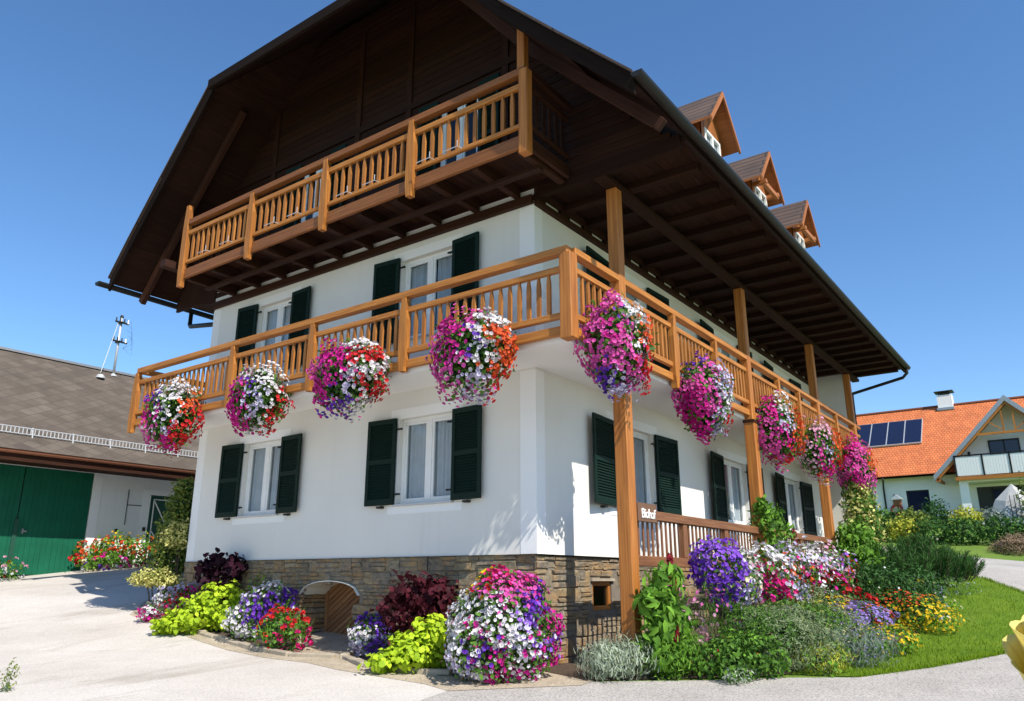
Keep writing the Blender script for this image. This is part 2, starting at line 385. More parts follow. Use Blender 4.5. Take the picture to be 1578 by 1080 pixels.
def T_petunia(k=10, dent=.84, cup=.28):
    v = [[0, 0, -cup]]; uv = [[0, 0]]
    for i in range(k):
        a = 6.28318*i/k; r = .5*(1 if i % 2 == 0 else dent)
        v.append([math.cos(a)*r, math.sin(a)*r, .06 if i % 2 == 0 else .0]); uv.append([1, 0])
    f = [[0, 1+i, 1+(i+1) % k] for i in range(k)]
    return np.array(v), np.array(f), np.array(uv)
TL, TB, TG, TP = T_leaf(), T_big(), T_blade(), T_petunia()
TD = T_petunia(12, .55, .05); TS = T_petunia(6, .8, .12)

def unit(a): return a/np.maximum(np.linalg.norm(a, axis=-1, keepdims=True), 1e-9)
def stamp(name, T, P, Nn, size, mat, parent, rng, width=1.0, axis=None, droop=0.0):
    """put template T at points P facing Nn with size (n,); axis: preferred length direction"""
    v, f, uv = T; n = len(P)
    if n == 0: return None
    Nn = unit(Nn); a = rng.normal(size=(n, 3)) if axis is None else np.asarray(axis) + rng.normal(size=(n, 3))*.35
    a = a - (a*Nn).sum(1, keepdims=True)*Nn
    a = unit(a)
    if droop: a = unit(a + np.array([0, 0, -droop])); Nn = unit(Nn - (Nn*a).sum(1, keepdims=True)*a)
    b = np.cross(Nn, a); size = np.broadcast_to(size, (n,))[:, None, None]
    V = P[:, None, :] + size*(v[None, :, 0:1]*a[:, None, :] + width*v[None, :, 1:2]*b[:, None, :] + v[None, :, 2:3]*Nn[:, None, :])
    k = len(v); F = (f[None] + (np.arange(n)*k)[:, None, None]).reshape(-1, f.shape[1])
    UV = np.broadcast_to(uv[f][None], (n, *f.shape, 2)).reshape(-1, f.shape[1], 2)
    return npmesh(name, V.reshape(-1, 3), F, UV, mat, parent)

def inside_house(P): return ((P[:, 0] > -.06) & (P[:, 1] > -.06) & (P[:, 0] < 16.8) & (P[:, 1] < 9.3))
def lobes_sample(lobes, n, rng, r0=.7, r1=1.05, lump=.12, floor=True, keep_in=False):
    """points on/in the union of ellipsoids, outward normals; lobes: (x,y,z,rx,ry,rz)"""
    L = np.array(lobes, float); w = L[:, 3]*L[:, 4] + L[:, 3]*L[:, 5] + L[:, 4]*L[:, 5]; k = rng.choice(len(L), size=int(n*1.6), p=w/w.sum())
    d = unit(rng.normal(size=(len(k), 3))); ph = rng.uniform(0, 6.28, (len(L), 3)); fr = 3.1
    lumpy = 1 + lump*np.sin(d[:, 0]*fr*1.7 + ph[k, 0])*np.sin(d[:, 1]*fr*1.9 + ph[k, 1])*1.5 + lump*.8*np.sin(d[:, 2]*fr*2.6 + ph[k, 2] + d[:, 0]*4)
    rad = (r0 + (r1-r0)*rng.uniform(0, 1, len(k))**.6)*lumpy
    P = L[k, :3] + d*L[k, 3:6]*rad[:, None]; Nn = unit(d/L[k, 3:6])
    ok = ~inside_house(P)
    if not keep_in:
        for i in range(len(L)):
            q = (((P - L[i, :3])/L[i, 3:6])**2).sum(1); ok &= ~((q < .42*r0*r0/.49) & (k != i))
    if floor:
        t = (P[:, 0]-CAM[0])*FW[0] + (P[:, 1]-CAM[1])*FW[1]; ok &= P[:, 2] > np.interp(t, TN, ZN) + .0
    P, Nn = P[ok][:n], Nn[ok][:n]
    return P, Nn
def foliage(name, parent, lobes, n, size, mat, rng, T=None, width=.62, scatter=.75, r0=.6, r1=1.08, lump=.12, up=.25, axis=None, droop=0, floor=True):
    P, Nn = lobes_sample(lobes, n, rng, r0, r1, lump, floor)
    Nn = unit(Nn + rng.normal(size=P.shape)*scatter + np.array([0, 0, up]))
    return stamp(name, T or TL, P, Nn, size*rng.uniform(.65, 1.3, len(P)), mat, parent, rng, width, axis, droop)
def seeds_colour(P, c, ru, rz, uaxis, seeds, rng, jit=.17):
    u = ((P - c) @ uaxis)/ru + rng.normal(size=len(P))*jit; h = (P[:, 2]-c[2])/rz + rng.normal(size=len(P))*jit
    S = np.array([(s[0], s[1]) for s in seeds]); d = (u[:, None]-S[None, :, 0])**2 + (h[:, None]-S[None, :, 1])**2
    return d.argmin(1)
def blooms(parent, lobes, n, size, seeds, c, ru, rz, uaxis, rng, T=None, floor=True, r=(.98, 1.1), lump=.12, up=.15, clump=0, scatter=.32, jit=.13):
    """seeds: (u, h, colour, density) patches of colour over the bloom surface"""
    P, Nn = lobes_sample(lobes, n, rng, r[0], r[1], lump, floor)
    if clump:                                              # geranium-like heads: small blooms crowd round a head
        H = P[::clump]; HN = Nn[::clump]; k = len(H)
        P = np.repeat(H, clump, 0); HN = np.repeat(HN, clump, 0); d = unit(rng.normal(size=P.shape) + HN*.9); P = P + d*size*.8 + HN*.02; Nn = d
        hs = np.repeat(seeds_colour(H, c, ru, rz, uaxis, seeds, rng, jit), clump)
    else: hs = seeds_colour(P, c, ru, rz, uaxis, seeds, rng, jit)
    dens = np.array([s[3] if len(s) > 3 else 1.0 for s in seeds])
    keep = rng.uniform(size=len(P)) < dens[hs]
    P, Nn, hs = P[keep], Nn[keep], hs[keep]
    cols = np.array([s[2] for s in seeds])[hs]
    for colr in dict.fromkeys(s[2] for s in seeds):
        q = cols == colr
        if q.sum() == 0: continue
        stamp(colr + "_blossoms", T or TP, P[q], unit(Nn[q] + rng.normal(size=(q.sum(), 3))*scatter + np.array([0, 0, up])),
              size*rng.uniform(.75, 1.2, q.sum()), "bloom_" + colr, parent, rng)

# ------------------------------------------------------------------ ground and flat surfaces
def clip(poly, k, lim, keep_ge):
    out = []
    for i in range(len(poly)):
        a, b = poly[i-1], poly[i]; ia = (a[k] >= lim) == keep_ge or a[k] == lim; ib = (b[k] >= lim) == keep_ge or b[k] == lim
        if ia != ib:
            s = (lim-a[k])/(b[k]-a[k]); out.append(tuple(a[j]+s*(b[j]-a[j]) for j in range(2)))
        if ib: out.append(b)
    return out
def sheet(name, poly, lift, mat):
    """a flat surface following the terrain; poly in world x, y"""
    tl = [((x-CAM[0])*FW[0]+(y-CAM[1])*FW[1], (x-CAM[0])*RT[0]+(y-CAM[1])*RT[1]) for x, y in poly]
    b = B()
    for i in range(len(TN)-1):
        q = clip(clip(tl, 0, TN[i], True), 0, TN[i+1], False)
        if len(q) < 3: continue
        b.face([(CAM[0]+t*FW[0]+l*RT[0], CAM[1]+t*FW[1]+l*RT[1], float(np.interp(t, TN, ZN))+lift) for t, l in q])
    bm_o = b.build(name, mat, recalc=False)
    me = bm_o.data; bm = bmesh.new(); bm.from_mesh(me); bmesh.ops.triangulate(bm, faces=bm.faces)
    for f in bm.faces:
        if f.normal.z < 0: f.normal_flip()
    bm.to_mesh(me); bm.free(); bm_o["kind"] = "structure"
    return bm_o
sheet("ground", [(-500, -500), (500, -500), (500, 500), (-500, 500)], 0, "field_green")
BED_EDGE = [(-.64, -1.06), (-.94, -.85), (-1.45, .57), (-1.37, 2.16), (-.95, 3.1), (-1.31, 4.0), (-1.04, 6.38), (-.76, 8.37), (-.62, 10.0)]
sheet("driveway", [(-2.49, -.02)] + [(-1.9, .07)] + [(-1.75, .6), (-1.72, 2.3), (-1.55, 3.2), (-1.62, 4.1), (-1.32, 6.4), (-1.0, 8.3), (-.75, 9.9), (.3, 11.2), (14, 11.2), (14, 17.85), (-30, 17.85), (-30, -14), (-12, -14), (-6, -4.5)], .006, "concrete")
sheet("garden_path", [(-1.9, .07), (-.6, -1.1), (.3, -1.0), (.3, 11.2), (-.75, 9.9), (-1.0, 8.3), (-1.32, 6.4), (-1.62, 4.1), (-1.55, 3.2), (-1.72, 2.3), (-1.75, .6)], .010, "apron")
sheet("road", [(-2.49, -.02), (-1.9, .07), (-.42, -.92), (.74, -2.32), (1.5, -3.05), (2.11, -3.85), (3.5, -4.5), (5.61, -5.21), (9, -5.9), (11.6, -5.8), (13.55, -5.15), (15.8, -4.12), (19.8, -.9), (24, 5), (27.5, 5), (24.2, .4), (22.9, -1.9), (21.6, -3.3), (21.2, -4.8), (22, -9), (16, -14), (0, -16), (-12, -14), (-6, -4.5)], .004, "asphalt")
LAWN = [(1.75, -3.0), (2.11, -3.85), (3.5, -4.5), (5.61, -5.21), (9, -5.9), (11.6, -5.8), (13.55, -5.15), (15.8, -4.12), (19.8, -.9), (17.5, .8), (14, -1.6), (11, -3.0), (8.4, -3.5), (6, -3.7), (3, -3.3)]
sheet("lawn", LAWN, .012, "lawn_green")
sheet("garden_path", [(.2, 3.76), (.66, 3.76), (.66, 5.34), (.2, 5.34)], .012, "apron")
sheet("garden_soil", [(-.3, -1.0), (.75, -2.2), (1.55, -2.95), (3, -3.4), (6, -3.9), (8.6, -3.7), (11, -3.2), (14, -1.8), (16.5, -.2), (16.5, .2), (0, .2)], .016, "soil")
sheet("flower_soil", [(-1.2, .8), (-1.2, 2.2), (-.75, 3.0), (.05, 3.0), (.05, .3), (-.6, -.2)], .020, "soil")
sheet("border_soil", [(-1.1, 4.6), (-.86, 6.4), (-.62, 8.3), (-.5, 9.6), (.05, 9.6), (.05, 5.4), (-.6, 4.6)], .020, "soil")

# ------------------------------------------------------------------ the farmhouse
LX, LY, ZS, ZT = 16.7, 9.25, 1.62, 7.85
house = thing("farmhouse", "large white farmhouse with stone base, wooden balconies and dark overhanging roof", "house", (0, 0, 0))
Lm = lambda u, d, z: (d, u, z)            # gable front: u = y, d = depth inwards
Rm = lambda u, d, z: (u, d, z)            # long side:  u = x

def wall_grid(b, fn, u0, u1, z0, z1, holes, rev=.2):
    us = sorted({u0, u1, *[h[0] for h in holes], *[h[1] for h in holes]}); zs = sorted({z0, z1, *[h[2] for h in holes], *[h[3] for h in holes]})
    for i in range(len(us)-1):
        for j in range(len(zs)-1):
            cu, cz = (us[i]+us[i+1])/2, (zs[j]+zs[j+1])/2
            if any(h[0] < cu < h[1] and h[2] < cz < h[3] for h in holes): continue
            b.face([fn(us[i], 0, zs[j]), fn(us[i+1], 0, zs[j]), fn(us[i+1], 0, zs[j+1]), fn(us[i], 0, zs[j+1])])
    for h in holes:
        a0, a1, c0, c1 = h[:4]
        for p, q in (((a0, c0), (a0, c1)), ((a1, c0), (a1, c1)), ((a0, c0), (a1, c0)), ((a0, c1), (a1, c1))):
            b.face([fn(p[0], 0, p[1]), fn(q[0], 0, q[1]), fn(q[0], rev, q[1]), fn(p[0], rev, p[1])])
# windows: (u of the opening, z); shutters to both sides
WL = [(1.68, 2.98), (6.22, 7.50)]
WR = [(2.46, 4.10), (7.66, 9.28), (12.10, 13.68)]
hL = [(a, b_, 2.50, 4.02) for a, b_ in WL] + [(1.77, 3.08, 5.50, 7.12), (6.28, 7.47, 5.50, 7.12)]
hR = [(a, b_, 2.50, 4.02) for a, b_ in WR] + [(a, b_, 4.80, 7.05) for a, b_ in WR]
b = B()
wall_grid(b, Lm, 0, LY, ZS, ZT, hL); wall_grid(b, Rm, 0, LX, ZS, ZT, hR)
b.face([(LX, 0, 0), (LX, LY, 0), (LX, LY, ZT), (LX, 0, ZT)]); b.face([(0, LY, 0), (LX, LY, 0), (LX, LY, ZT), (0, LY, ZT)])
b.box(16.25, 16.7, -1.05, -.003, .5, 7.9)                          # the wing wall that closes the balcony
b.build("wall", "wall_plaster", house, recalc=False)
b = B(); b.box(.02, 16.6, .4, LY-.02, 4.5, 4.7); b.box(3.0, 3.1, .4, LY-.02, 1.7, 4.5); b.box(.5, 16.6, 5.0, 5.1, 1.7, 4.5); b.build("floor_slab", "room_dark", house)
# corner stripes
for z0, z1 in ((ZS+.003, 4.49), (4.73, 7.38)):
    b = B(); b.box(-.006, .0, 0, .30, z0, z1); b.box(-.006, .24, -.006, 0, z0, z1); b.build("corner_stripe", "white_plaster", house)
    b = B(); b.box(-.005, .0, LY-.28, LY+.004, z0, z1); b.build("corner_stripe", "white_plaster", house)

# stone base
def stones(b, fn, u0, u1, z1, zb, skip=None):
    """rubble of flat slate: wavering courses, some stones split in two or running over two courses"""
    z = zb
    while z < z1 - .02:
        h = random.choice((.06, .09, .13, .17, .22, .27)); h = min(h, z1 - z)
        if z1 - z - h < .045: h = z1 - z
        u = u0 - random.uniform(0, .2)
        while u < u1:
            w = random.uniform(.10, .34)*(.75 + h*2.2); a0, a1 = max(u, u0), min(u+w, u1)
            cuts = [0, 1] if h < .075 or random.random() < .5 else [0, random.uniform(.3, .7), 1]
            if h > .15 and random.random() < .5: cuts = [0, .33+random.uniform(-.08, .08), .68+random.uniform(-.08, .08), 1]
            if a1 - a0 > .025:
                for c0, c1 in zip(cuts[:-1], cuts[1:]):
                    s0, s1 = z+h*c0, z+h*c1
                    if skip and skip((a0+a1)/2, (s0+s1)/2, a0, a1, s0, s1): continue
                    j = lambda k: random.uniform(-k, k); pr = random.uniform(.002, .034); e = min(.03, (s1-s0)*.24); x_ = .034
                    q = [(a0+j(x_)+.003, z_) for z_ in (s0, s1)] + [(a1+j(x_)-.003, z_) for z_ in (s0, s1)]
                    front = [(q[0][0], -pr+j(.01), s0+.002+abs(j(e))), (q[2][0], -pr+j(.01), s0+.002+abs(j(e))), (q[3][0], -pr+j(.01), s1-.002-abs(j(e))), (q[1][0], -pr+j(.01), s1-.002-abs(j(e)))]
                    back = [(a0-.004, .03, s0-.002), (a1+.004, .03, s0-.002), (a1+.004, .03, s1+.002), (a0-.004, .03, s1+.002)]
                    b.hexa([fn(*p) for p in front] + [fn(*p) for p in back])
            u += w
        z += h
def arch_top(u): return .98 + .24*math.sqrt(max(0, 1 - ((u-4.55)/.78)**2))
CELL = [(1.60, 2.24, .76, 1.22), (4.35, 4.95, .92, 1.38), (9.6, 10.2, 1.0, 1.42)]
b = B()
b.m = 0
stones(b, Lm, 0, LY+.03, ZS, -.3, lambda u, z, a0, a1, z0, z1: 3.75 < u < 5.35 and z < arch_top(u)+.05)
stones(b, Rm, -.02, LX, ZS-.03, -.2, lambda u, z, a0, a1, z0, z1: any(c[0]-.02 < a1 and a0 < c[1]+.02 and c[2]-.01 < z1 and z0 < c[3]+.05 for c in CELL))
b.m = 1
us = [0, 3.77] + [3.77+1.56*k/10 for k in range(1, 10)] + [5.33, LY]
b.face([(.005, 0, -.4), (.005, 3.77, -.4), (.005, 3.77, ZS), (.005, 0, ZS)]); b.face([(.005, 5.33, -.4), (.005, LY, -.4), (.005, LY, ZS), (.005, 5.33, ZS)])
ar = [3.77+1.56*k/14 for k in range(15)]
for k in range(14): b.face([(.005, ar[k], arch_top(ar[k])), (.005, ar[k+1], arch_top(ar[k+1])), (.005, ar[k+1], ZS), (.005, ar[k], ZS)])
wall_grid(b, lambda u, d, z: (u, d+.005, z), 0, LX, -.4, ZS-.02, CELL, .16)
b.face([(-.05, -.05, ZS-.02), (LX, -.05, ZS-.02), (LX, .02, ZS-.02), (-.05, .02, ZS-.02)]); b.face([(-.05, -.05, ZS-.004), (.02, -.05, ZS-.004), (.02, LY, ZS-.004), (-.05, LY, ZS-.004)])
sb = b.build("stone_base", ["slate_stone", "mortar"], house, bevel=.006)
# cellar arch: reveal and door
b = B()
for k in range(14): b.face([(-.02, ar[k], arch_top(ar[k])), (-.02, ar[k+1], arch_top(ar[k+1])), (.62, ar[k+1], arch_top(ar[k+1])), (.62, ar[k], arch_top(ar[k]))])
for k in range(14):
    o1 = .012
    b.prism([(-.055, ar[k], arch_top(ar[k])), (-.055, ar[k+1], arch_top(ar[k+1])), (-.055, ar[k+1], arch_top(ar[k+1])+o1), (-.055, ar[k], arch_top(ar[k])+o1)], (.06, 0, 0))
b.build("cellar_arch", "cream_plaster", house)
b = B(); stones(b, lambda u, d, z: (u, 5.335+d, z), 0, .62, 1.06, -.1); b.build("cellar_reveal", "slate_stone", house)
b = B(); stones(b, lambda u, d, z: (u, 3.765-d, z), 0, .62, 1.06, -.1); b.build("cellar_reveal", "slate_stone", house)
b = B(); b.m = 0; b.box(.64, .70, 3.6, 5.5, -.1, 1.4); b.m = 1
z = -1.3
while z < 1.3:
    b.prism([(.60, 5.34, z), (.60, 3.70, z+1.10), (.60, 3.70, z+1.19), (.60, 5.34, z+.09)], (.03+random.random()*.004, 0, 0)); z += .105
b.box(.575, .605, 5.24, 5.34, -.1, 1.05)
b.build("cellar_door", ["room_dark", "door_wood"], house)

# cellar windows with orange wood frames
for c in CELL:
    b = B(); a0, a1, z0, z1 = c; f = .07
    for q in ((a0, a1, z0, z0+f), (a0, a1, z1-f, z1), (a0, a0+f, z0+f, z1-f), (a1-f, a1, z0+f, z1-f)): b.box(q[0], q[1], .03, .09, q[2], q[3])
    w = b.build("cellar_window", "honey_wood", house, .006)
    b = B(); b.box(a0+f, a1-f, .06, .07, z0+f, z1-f); b.build("pane", "window_glass", w)
    b = B(); b.box(a0-.06, a1+.06, -.04, .03, z1+.006, z1+.05); b.build("lintel", "kerb_stone", w)

def surround(fn, a0, a1, z0, z1, name="window_surround", t=.2, tb=.16):
    b = B()
    b.box(a0-t, a1+t, -.007, 0, z1, z1+t*.9, fn); b.box(a0-t, a0, -.007, 0, z0, z1, fn); b.box(a1, a1+t, -.007, 0, z0, z1, fn)
    b.box(a0-t, a1+t, -.007, 0, z0-tb, z0-.03, fn)
    b.build(name, "white_plaster", house)
def window(fn, a0, a1, z0, z1, curtain='full', name="window", par=None, dep=.10, sill=True):
    b = B(); f = .065; md = (a0+a1)/2
    fr = [(a0, a1, z0, z0+f), (a0, a1, z1-f, z1), (a0, a0+f, z0+f, z1-f), (a1-f, a1, z0+f, z1-f), (md-.055, md+.055, z0+f, z1-f)]
    for q in fr: b.box(q[0], q[1], dep, dep+.07, q[2], q[3], fn)
    for s0, s1 in ((a0+f, md-.055), (md+.055, a1-f)):              # sashes, a little behind the frame's face
        e = .045
        for q in ((s0, s1, z0+f, z0+f+e), (s0, s1, z1-f-e, z1-f), (s0, s0+e, z0+f+e, z1-f-e), (s1-e, s1, z0+f+e, z1-f-e)): b.box(q[0], q[1], dep+.012, dep+.058, q[2], q[3], fn)
    w = b.build(name, "white_paint", par or house, .006)
    b = B()
    for s0, s1 in ((a0+f+.045, md-.1), (md+.1, a1-f-.045)): b.box(s0, s1, dep+.03, dep+.038, z0+f+.045, z1-f-.045, fn)
    b.build("pane", "window_glass", w)
    if sill:
        b = B(); b.box(a0-.02, a1+.02, -.06, dep+.01, z0-.03, z0, fn); b.build("sill", "grey_metal", w)
    if curtain:
        b = B(); k = 60; d0 = dep+.10
        zt = z1-.06 if curtain != 'half' else z0+(z1-z0)*.45
        split = [(a0, a1)] if curtain != 'open' else [(a0, a0+(a1-a0)*.42), (a1-(a1-a0)*.42, a1)]
        for c0, c1 in split:
            us_ = [c0+(c1-c0)*i/k for i in range(k+1)]; dd = [d0+.025*math.sin(i*1.25+.6*math.sin(i*.37)) for i in range(k+1)]
            for i in range(k): b.face([fn(us_[i], dd[i], z0+.04), fn(us_[i+1], dd[i+1], z0+.04), fn(us_[i+1], dd[i+1], zt), fn(us_[i], dd[i], zt)])
        b.build("curtain", "curtain_white", w, recalc=False, smooth=True)
    return w
def shutter(fn, a0, a1, z0, z1, hinge_left, open_=.04):
    """louvred leaf; swung back against the wall, standing off a little at its free edge"""
    b = B(); w = a1-a0; f = .07
    def s(u, d, z):
        k = (u-a0)/w if hinge_left else (a1-u)/w
        return fn(u, -.035 - open_*k + d, z)
    zm = (z0+z1)/2
    for q in ((a0, a0+f, z0, z1), (a1-f, a1, z0, z1), (a0+f, a1-f, z0, z0+.1), (a0+f, a1-f, z1-.09, z1), (a0+f, a1-f, zm-.04, zm+.04)): b.box(q[0], q[1], -.04, 0, q[2], q[3], s)
    for lo, hi in ((z0+.1, zm-.04), (zm+.04, z1-.09)):
        n = int((hi-lo)/.045)
        for k in range(n):
            z = lo+(hi-lo)*(k+.5)/n
            p = [s(a0+f, -.008, z+.022), s(a0+f, -.034, z-.022), s(a0+f, -.026, z-.026), s(a0+f, .0, z+.018)]
            q = [s(a1-f, -.008, z+.022), s(a1-f, -.034, z-.022), s(a1-f, -.026, z-.026), s(a1-f, .0, z+.018)]
            b.hexa([*p, *q])
    b.box(a0+f, a1-f, -.003, .0, z0+.1, z1-.09, s)
    o = b.build("shutter", "shutter_green", house)
    uu = a1 if not hinge_left else a0
    sg = 1 if not hinge_left else -1
    for zz in (z0+.18, z1-.2):
        hb = B(); hb.box(min(uu-.02*sg, uu+.13*sg), max(uu-.02*sg, uu+.13*sg), -.05, -.03, zz-.015, zz+.015, fn); hb.box(uu+.09*sg-.012, uu+.09*sg+.012, -.05, .0, zz-.012, zz+.012, fn)
        hb.build("hinge", "black_rubber", o)
    hb = B(); um = (a0+a1)/2; hb.box(um-.05, um+.05, -.10, .0, z0-.05, z0-.015, fn); hb.build("catch", "black_rubber", o)
for i, (a0, a1) in enumerate(WL):
    surround(Lm, a0, a1, 2.50, 4.02); window(Lm, a0, a1, 2.50, 4.02, 'full')
    shutter(Lm, a0-.66, a0-.01, 2.50, 4.03, False); shutter(Lm, a1+.01, a1+.67, 2.50, 4.03, True, .05)
for i, (a0, a1) in enumerate(((1.77, 3.08), (6.28, 7.47))):
    surround(Lm, a0, a1, 5.50, 7.12); window(Lm, a0, a1, 5.50, 7.12, 'open' if i == 0 else 'full')
    shutter(Lm, a0-.64, a0-.01, 5.48, 7.17, False); shutter(Lm, a1+.01, a1+.64, 5.48, 7.17, True, .05)
for i, (a0, a1) in enumerate(WR):
    surround(Rm, a0, a1, 2.50, 4.02); window(Rm, a0, a1, 2.50, 4.02, 'open' if i == 0 else 'full')
    surround(Rm, a0, a1, 4.80, 7.05); window(Rm, a0, a1, 4.80, 7.05, 'full', "balcony_door", sill=False)
    shutter(Rm, a0-.93, a0-.01, 2.49, 4.02, False, .09); shutter(Rm, a1+.01, a1+.94, 2.49, 4.02, True)
    shutter(Rm, a0-.93, a0-.01, 4.82, 7.15, False, .07); shutter(Rm, a1+.01, a1+.94, 4.82, 7.15, True)

# ---- lower balcony, running round three sides
def rail_pts(fn, u0, u1): return fn
def baluster(b, fn, u, z0, z1, d=.02):
    prof = [(0, .020), (.10, .032), (.66, .034), (.80, .030), (.93, .016), (1, .016)]
    h = z1-z0; jj = random.uniform(-.004, .004)
    pts = [fn(u-w+jj, -d, z0+t*h) for t, w in prof] + [fn(u+w+jj, -d, z0+t*h) for t, w in prof[::-1]]
    q = Vector(fn(u, d, z0)) - Vector(fn(u, -d, z0)); b.prism(pts, q)
def small_post(fn, u, z0, z1, par, d=.055, k=1.0):
    b = B(); prof = [(0, .055), (.06, .062), (.16, .082), (.70, .082), (.82, .07), (.95, .05), (1, .05)]; h = z1-z0
    pts = [fn(u-w*k, -d-.03, z0+t*h) for t, w in prof] + [fn(u+w*k, -d-.03, z0+t*h) for t, w in prof[::-1]]
    b.prism(pts, Vector(fn(u, d, z0)) - Vector(fn(u, -d, z0))); b.build("post", "honey_wood", par, .006)
def bay(fn, u0, u1, zs, par, n=None, sp=.175, mat="honey_wood", name="railing_panel"):
    """one length of railing: balusters between the bottom rail and the middle rail"""
    zb, zm = zs; b = B(); n = n or max(2, int(round((u1-u0)/sp)))
    for k in range(1, n): baluster(b, fn, u0+(u1-u0)*k/n, zb, zm)
    b.build(name, mat, par)
def rails(fn, u0, u1, rows, par, mat="honey_wood"):
    for nm, z0, z1, d0, d1 in rows:
        b = B(); L_ = u1-u0; k = max(1, int(round(L_/4.2)))
        for i in range(k): b.box(u0+L_*i/k+(.002 if i else 0), u0+L_*(i+1)/k, d0, d1, z0, z1, fn)
        b.build(nm, mat.get(nm, "honey_wood") if isinstance(mat, dict) else mat, par, .008)
bx0, by0, by1 = -1.0, -1.28, 10.36
b = B()
b.box(bx0+.09, .0, by0+.09, by1-.09, 4.52, 4.715); b.box(0, 16.25, by0+.09, -.001, 4.52, 4.715); b.box(0, 10, LY+.001, by1-.09, 4.52, 4.715)
balc = b.build("balcony", "white_plaster", house)
GL = lambda u, d, z: (bx0+d, u, z); GR = lambda u, d, z: (u, by0+d, z); GB = lambda u, d, z: (u, by1-d, z)
ROWS = [("handrail", 5.81, 5.92, -.075, .075), ("middle_rail", 5.545, 5.635, -.04, .04), ("bottom_rail", 4.83, 4.92, -.04, .04), ("edge_beam", 4.585, 4.72, -.03, .06)]
rails(GL, by0-.02, by1+.02, ROWS, balc); rails(GR, bx0+.08, 16.24, ROWS, balc); rails(GB, bx0+.08, 6.0, ROWS, balc)
PL = [1.93, 4.26, 6.71]; ee = [by0+.12] + PL + [by1-.1]
for k in range(4): bay(GL, ee[k]+.05, ee[k+1]-.05, (4.90, 5.56), balc)
for u in PL: small_post(GL, u, 4.52, 5.80, balc)
small_post(GL, by1-.0, 4.42, 5.80, balc, k=1.1)
b = B(); b.box(bx0-.11, bx0+.09, by0-.10, by0+.10, 4.50, 5.80); b.build("corner_post", "post_wood", balc, .012)
BIGP = [.50, 6.22, 11.52, 15.55]; SM = [2.42, 4.35, 8.2, 9.8, 13.35]
er = sorted([bx0+.1] + BIGP + SM + [16.2])
for k in range(len(er)-1): bay(GR, er[k]+.09, er[k+1]-.09, (4.90, 5.56), balc, sp=.165)
for u in SM: small_post(GR, u, 4.45, 5.80, balc)
bay(GB, bx0+.12, 5.9, (4.90, 5.56), balc)
# big posts from the ground to the eaves purlin
for u in BIGP:
    b = B(); zg = g(u, by0)-.1
    b.box(u-.11, u+.11, by0-.10, by0+.12, zg, 4.50); b.box(u-.10, u+.10, by0-.085, by0+.105, 4.50, 7.48)
    p = b.build("veranda_post", "post_wood", house, .012)
    b = B(); b.box(u-.125, u+.125, by0-.115, by0+.13, 4.44, 4.50); b.build("collar", "beam_wood", p)

# ---- terrace railing with its darker wood
b = B(); TR = lambda u, d, z: (u, by0+d, z)
for a0, a1 in ((.61, 6.11), (6.33, 11.41)):
    b.box(a0, a1, by0-.06, by0+.07, 2.13, 2.27)
ter = b.build("terrace_railing", "terrace_wood", house, .008)
for a0, a1 in ((.61, 6.11), (6.33, 11.41)):
    b = B(); b.box(a0, a1, by0-.045, by0+.06, 1.44, 1.59); b.build("bottom_beam", "terrace_wood", ter, .008)
    n = 3 if a1 < 7 else 2
    for k in range(n):
        u0, u1 = a0+(a1-a0)*k/n, a0+(a1-a0)*(k+1)/n
        b = B(); m_ = int((u1-u0-.2)/.155)
        for q in range(m_): uu = u0+.12+(u1-u0-.24)*(q+.5)/m_; b.box(uu-.024, uu+.024, by0-.01, by0+.01, 1.59, 2.13)
        b.build("railing_panel", "terrace_wood", ter)
        if k: b = B(); b.box(u0-.075, u0+.075, by0-.04, by0+.08, 1.59, 2.13); b.build("post", "terrace_wood", ter, .008)

# ---- attic: timber gable, upper balcony
ridge_y, hip_z = 4.35, 12.15
RP = [(-2.80, 7.80), (-1.65, 8.96), (-.52, 10.13), (1.1, 12.12)]       # right slope, eave upwards
LP = [(11.05, 8.09), (10.4, 8.90), (9.3, 10.18), (7.62, 12.12)]
b = B()
gw = [(1.22, 2.20), (5.36, 6.32)]
top = lambda y: min(np.interp(y, [-2.80, -1.65, -.52, 1.1, 4.35], [7.80, 8.96, 10.13, 12.12, 15.9]), np.interp(-y, [-11.05, -10.4, -9.3, -7.62, -4.35], [8.09, 8.9, 10.18, 12.12, 15.9])) - .3
z = 7.70
ys = [-2.75+.05*k for k in range(275)]
while z < 13.4:                                                    # lying boards, each a little proud of the one above
    zc = z+.08; run = [y for y in ys if top(y) > z+.02 and (zc > 7.74 or 0 <= y <= LY)]
    if run:
        cuts = [(run[0], run[-1])]
        if 7.9 < zc < 10.25:
            e_ = sorted([cuts[0][0], cuts[0][1]] + [q for w in gw for q in (w[0], w[1])]); cuts = [(e_[0], e_[1]), (e_[2], e_[3]), (e_[4], e_[5])]
        for c0, c1 in cuts:
            if c1-c0 < .05: continue
            k = max(1, int((c1-c0)/3.6)); st = [c0+(c1-c0)*i/k+(random.uniform(-.3, .3) if 0 < i < k else 0) for i in range(k+1)]
            for q0, q1 in zip(st[:-1], st[1:]):
                d = random.uniform(0, .006); d -= .012; b.hexa([(d-.004, q0+.001, z), (.05, q0+.001, z), (.05, q0+.001, z+.157), (d+.008, q0+.001, z+.157), (d-.004, q1-.001, z), (.05, q1-.001, z), (.05, q1-.001, z+.157), (d+.008, q1-.001, z+.157)])
    z += .16
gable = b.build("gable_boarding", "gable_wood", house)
b = B(); b.box(-.09, -.003, .0, LY, 7.41, 7.565); b.build("wall_plate", "beam_wood", gable, .006)
b = B()
for yy in (.6, 3.05, 4.55, 7.4): b.box(-.045, .0, yy-.07, yy+.07, 7.8, min(top(yy), 13))
b.box(-.049, .0, -.2, 9.3, 10.42, 10.56)
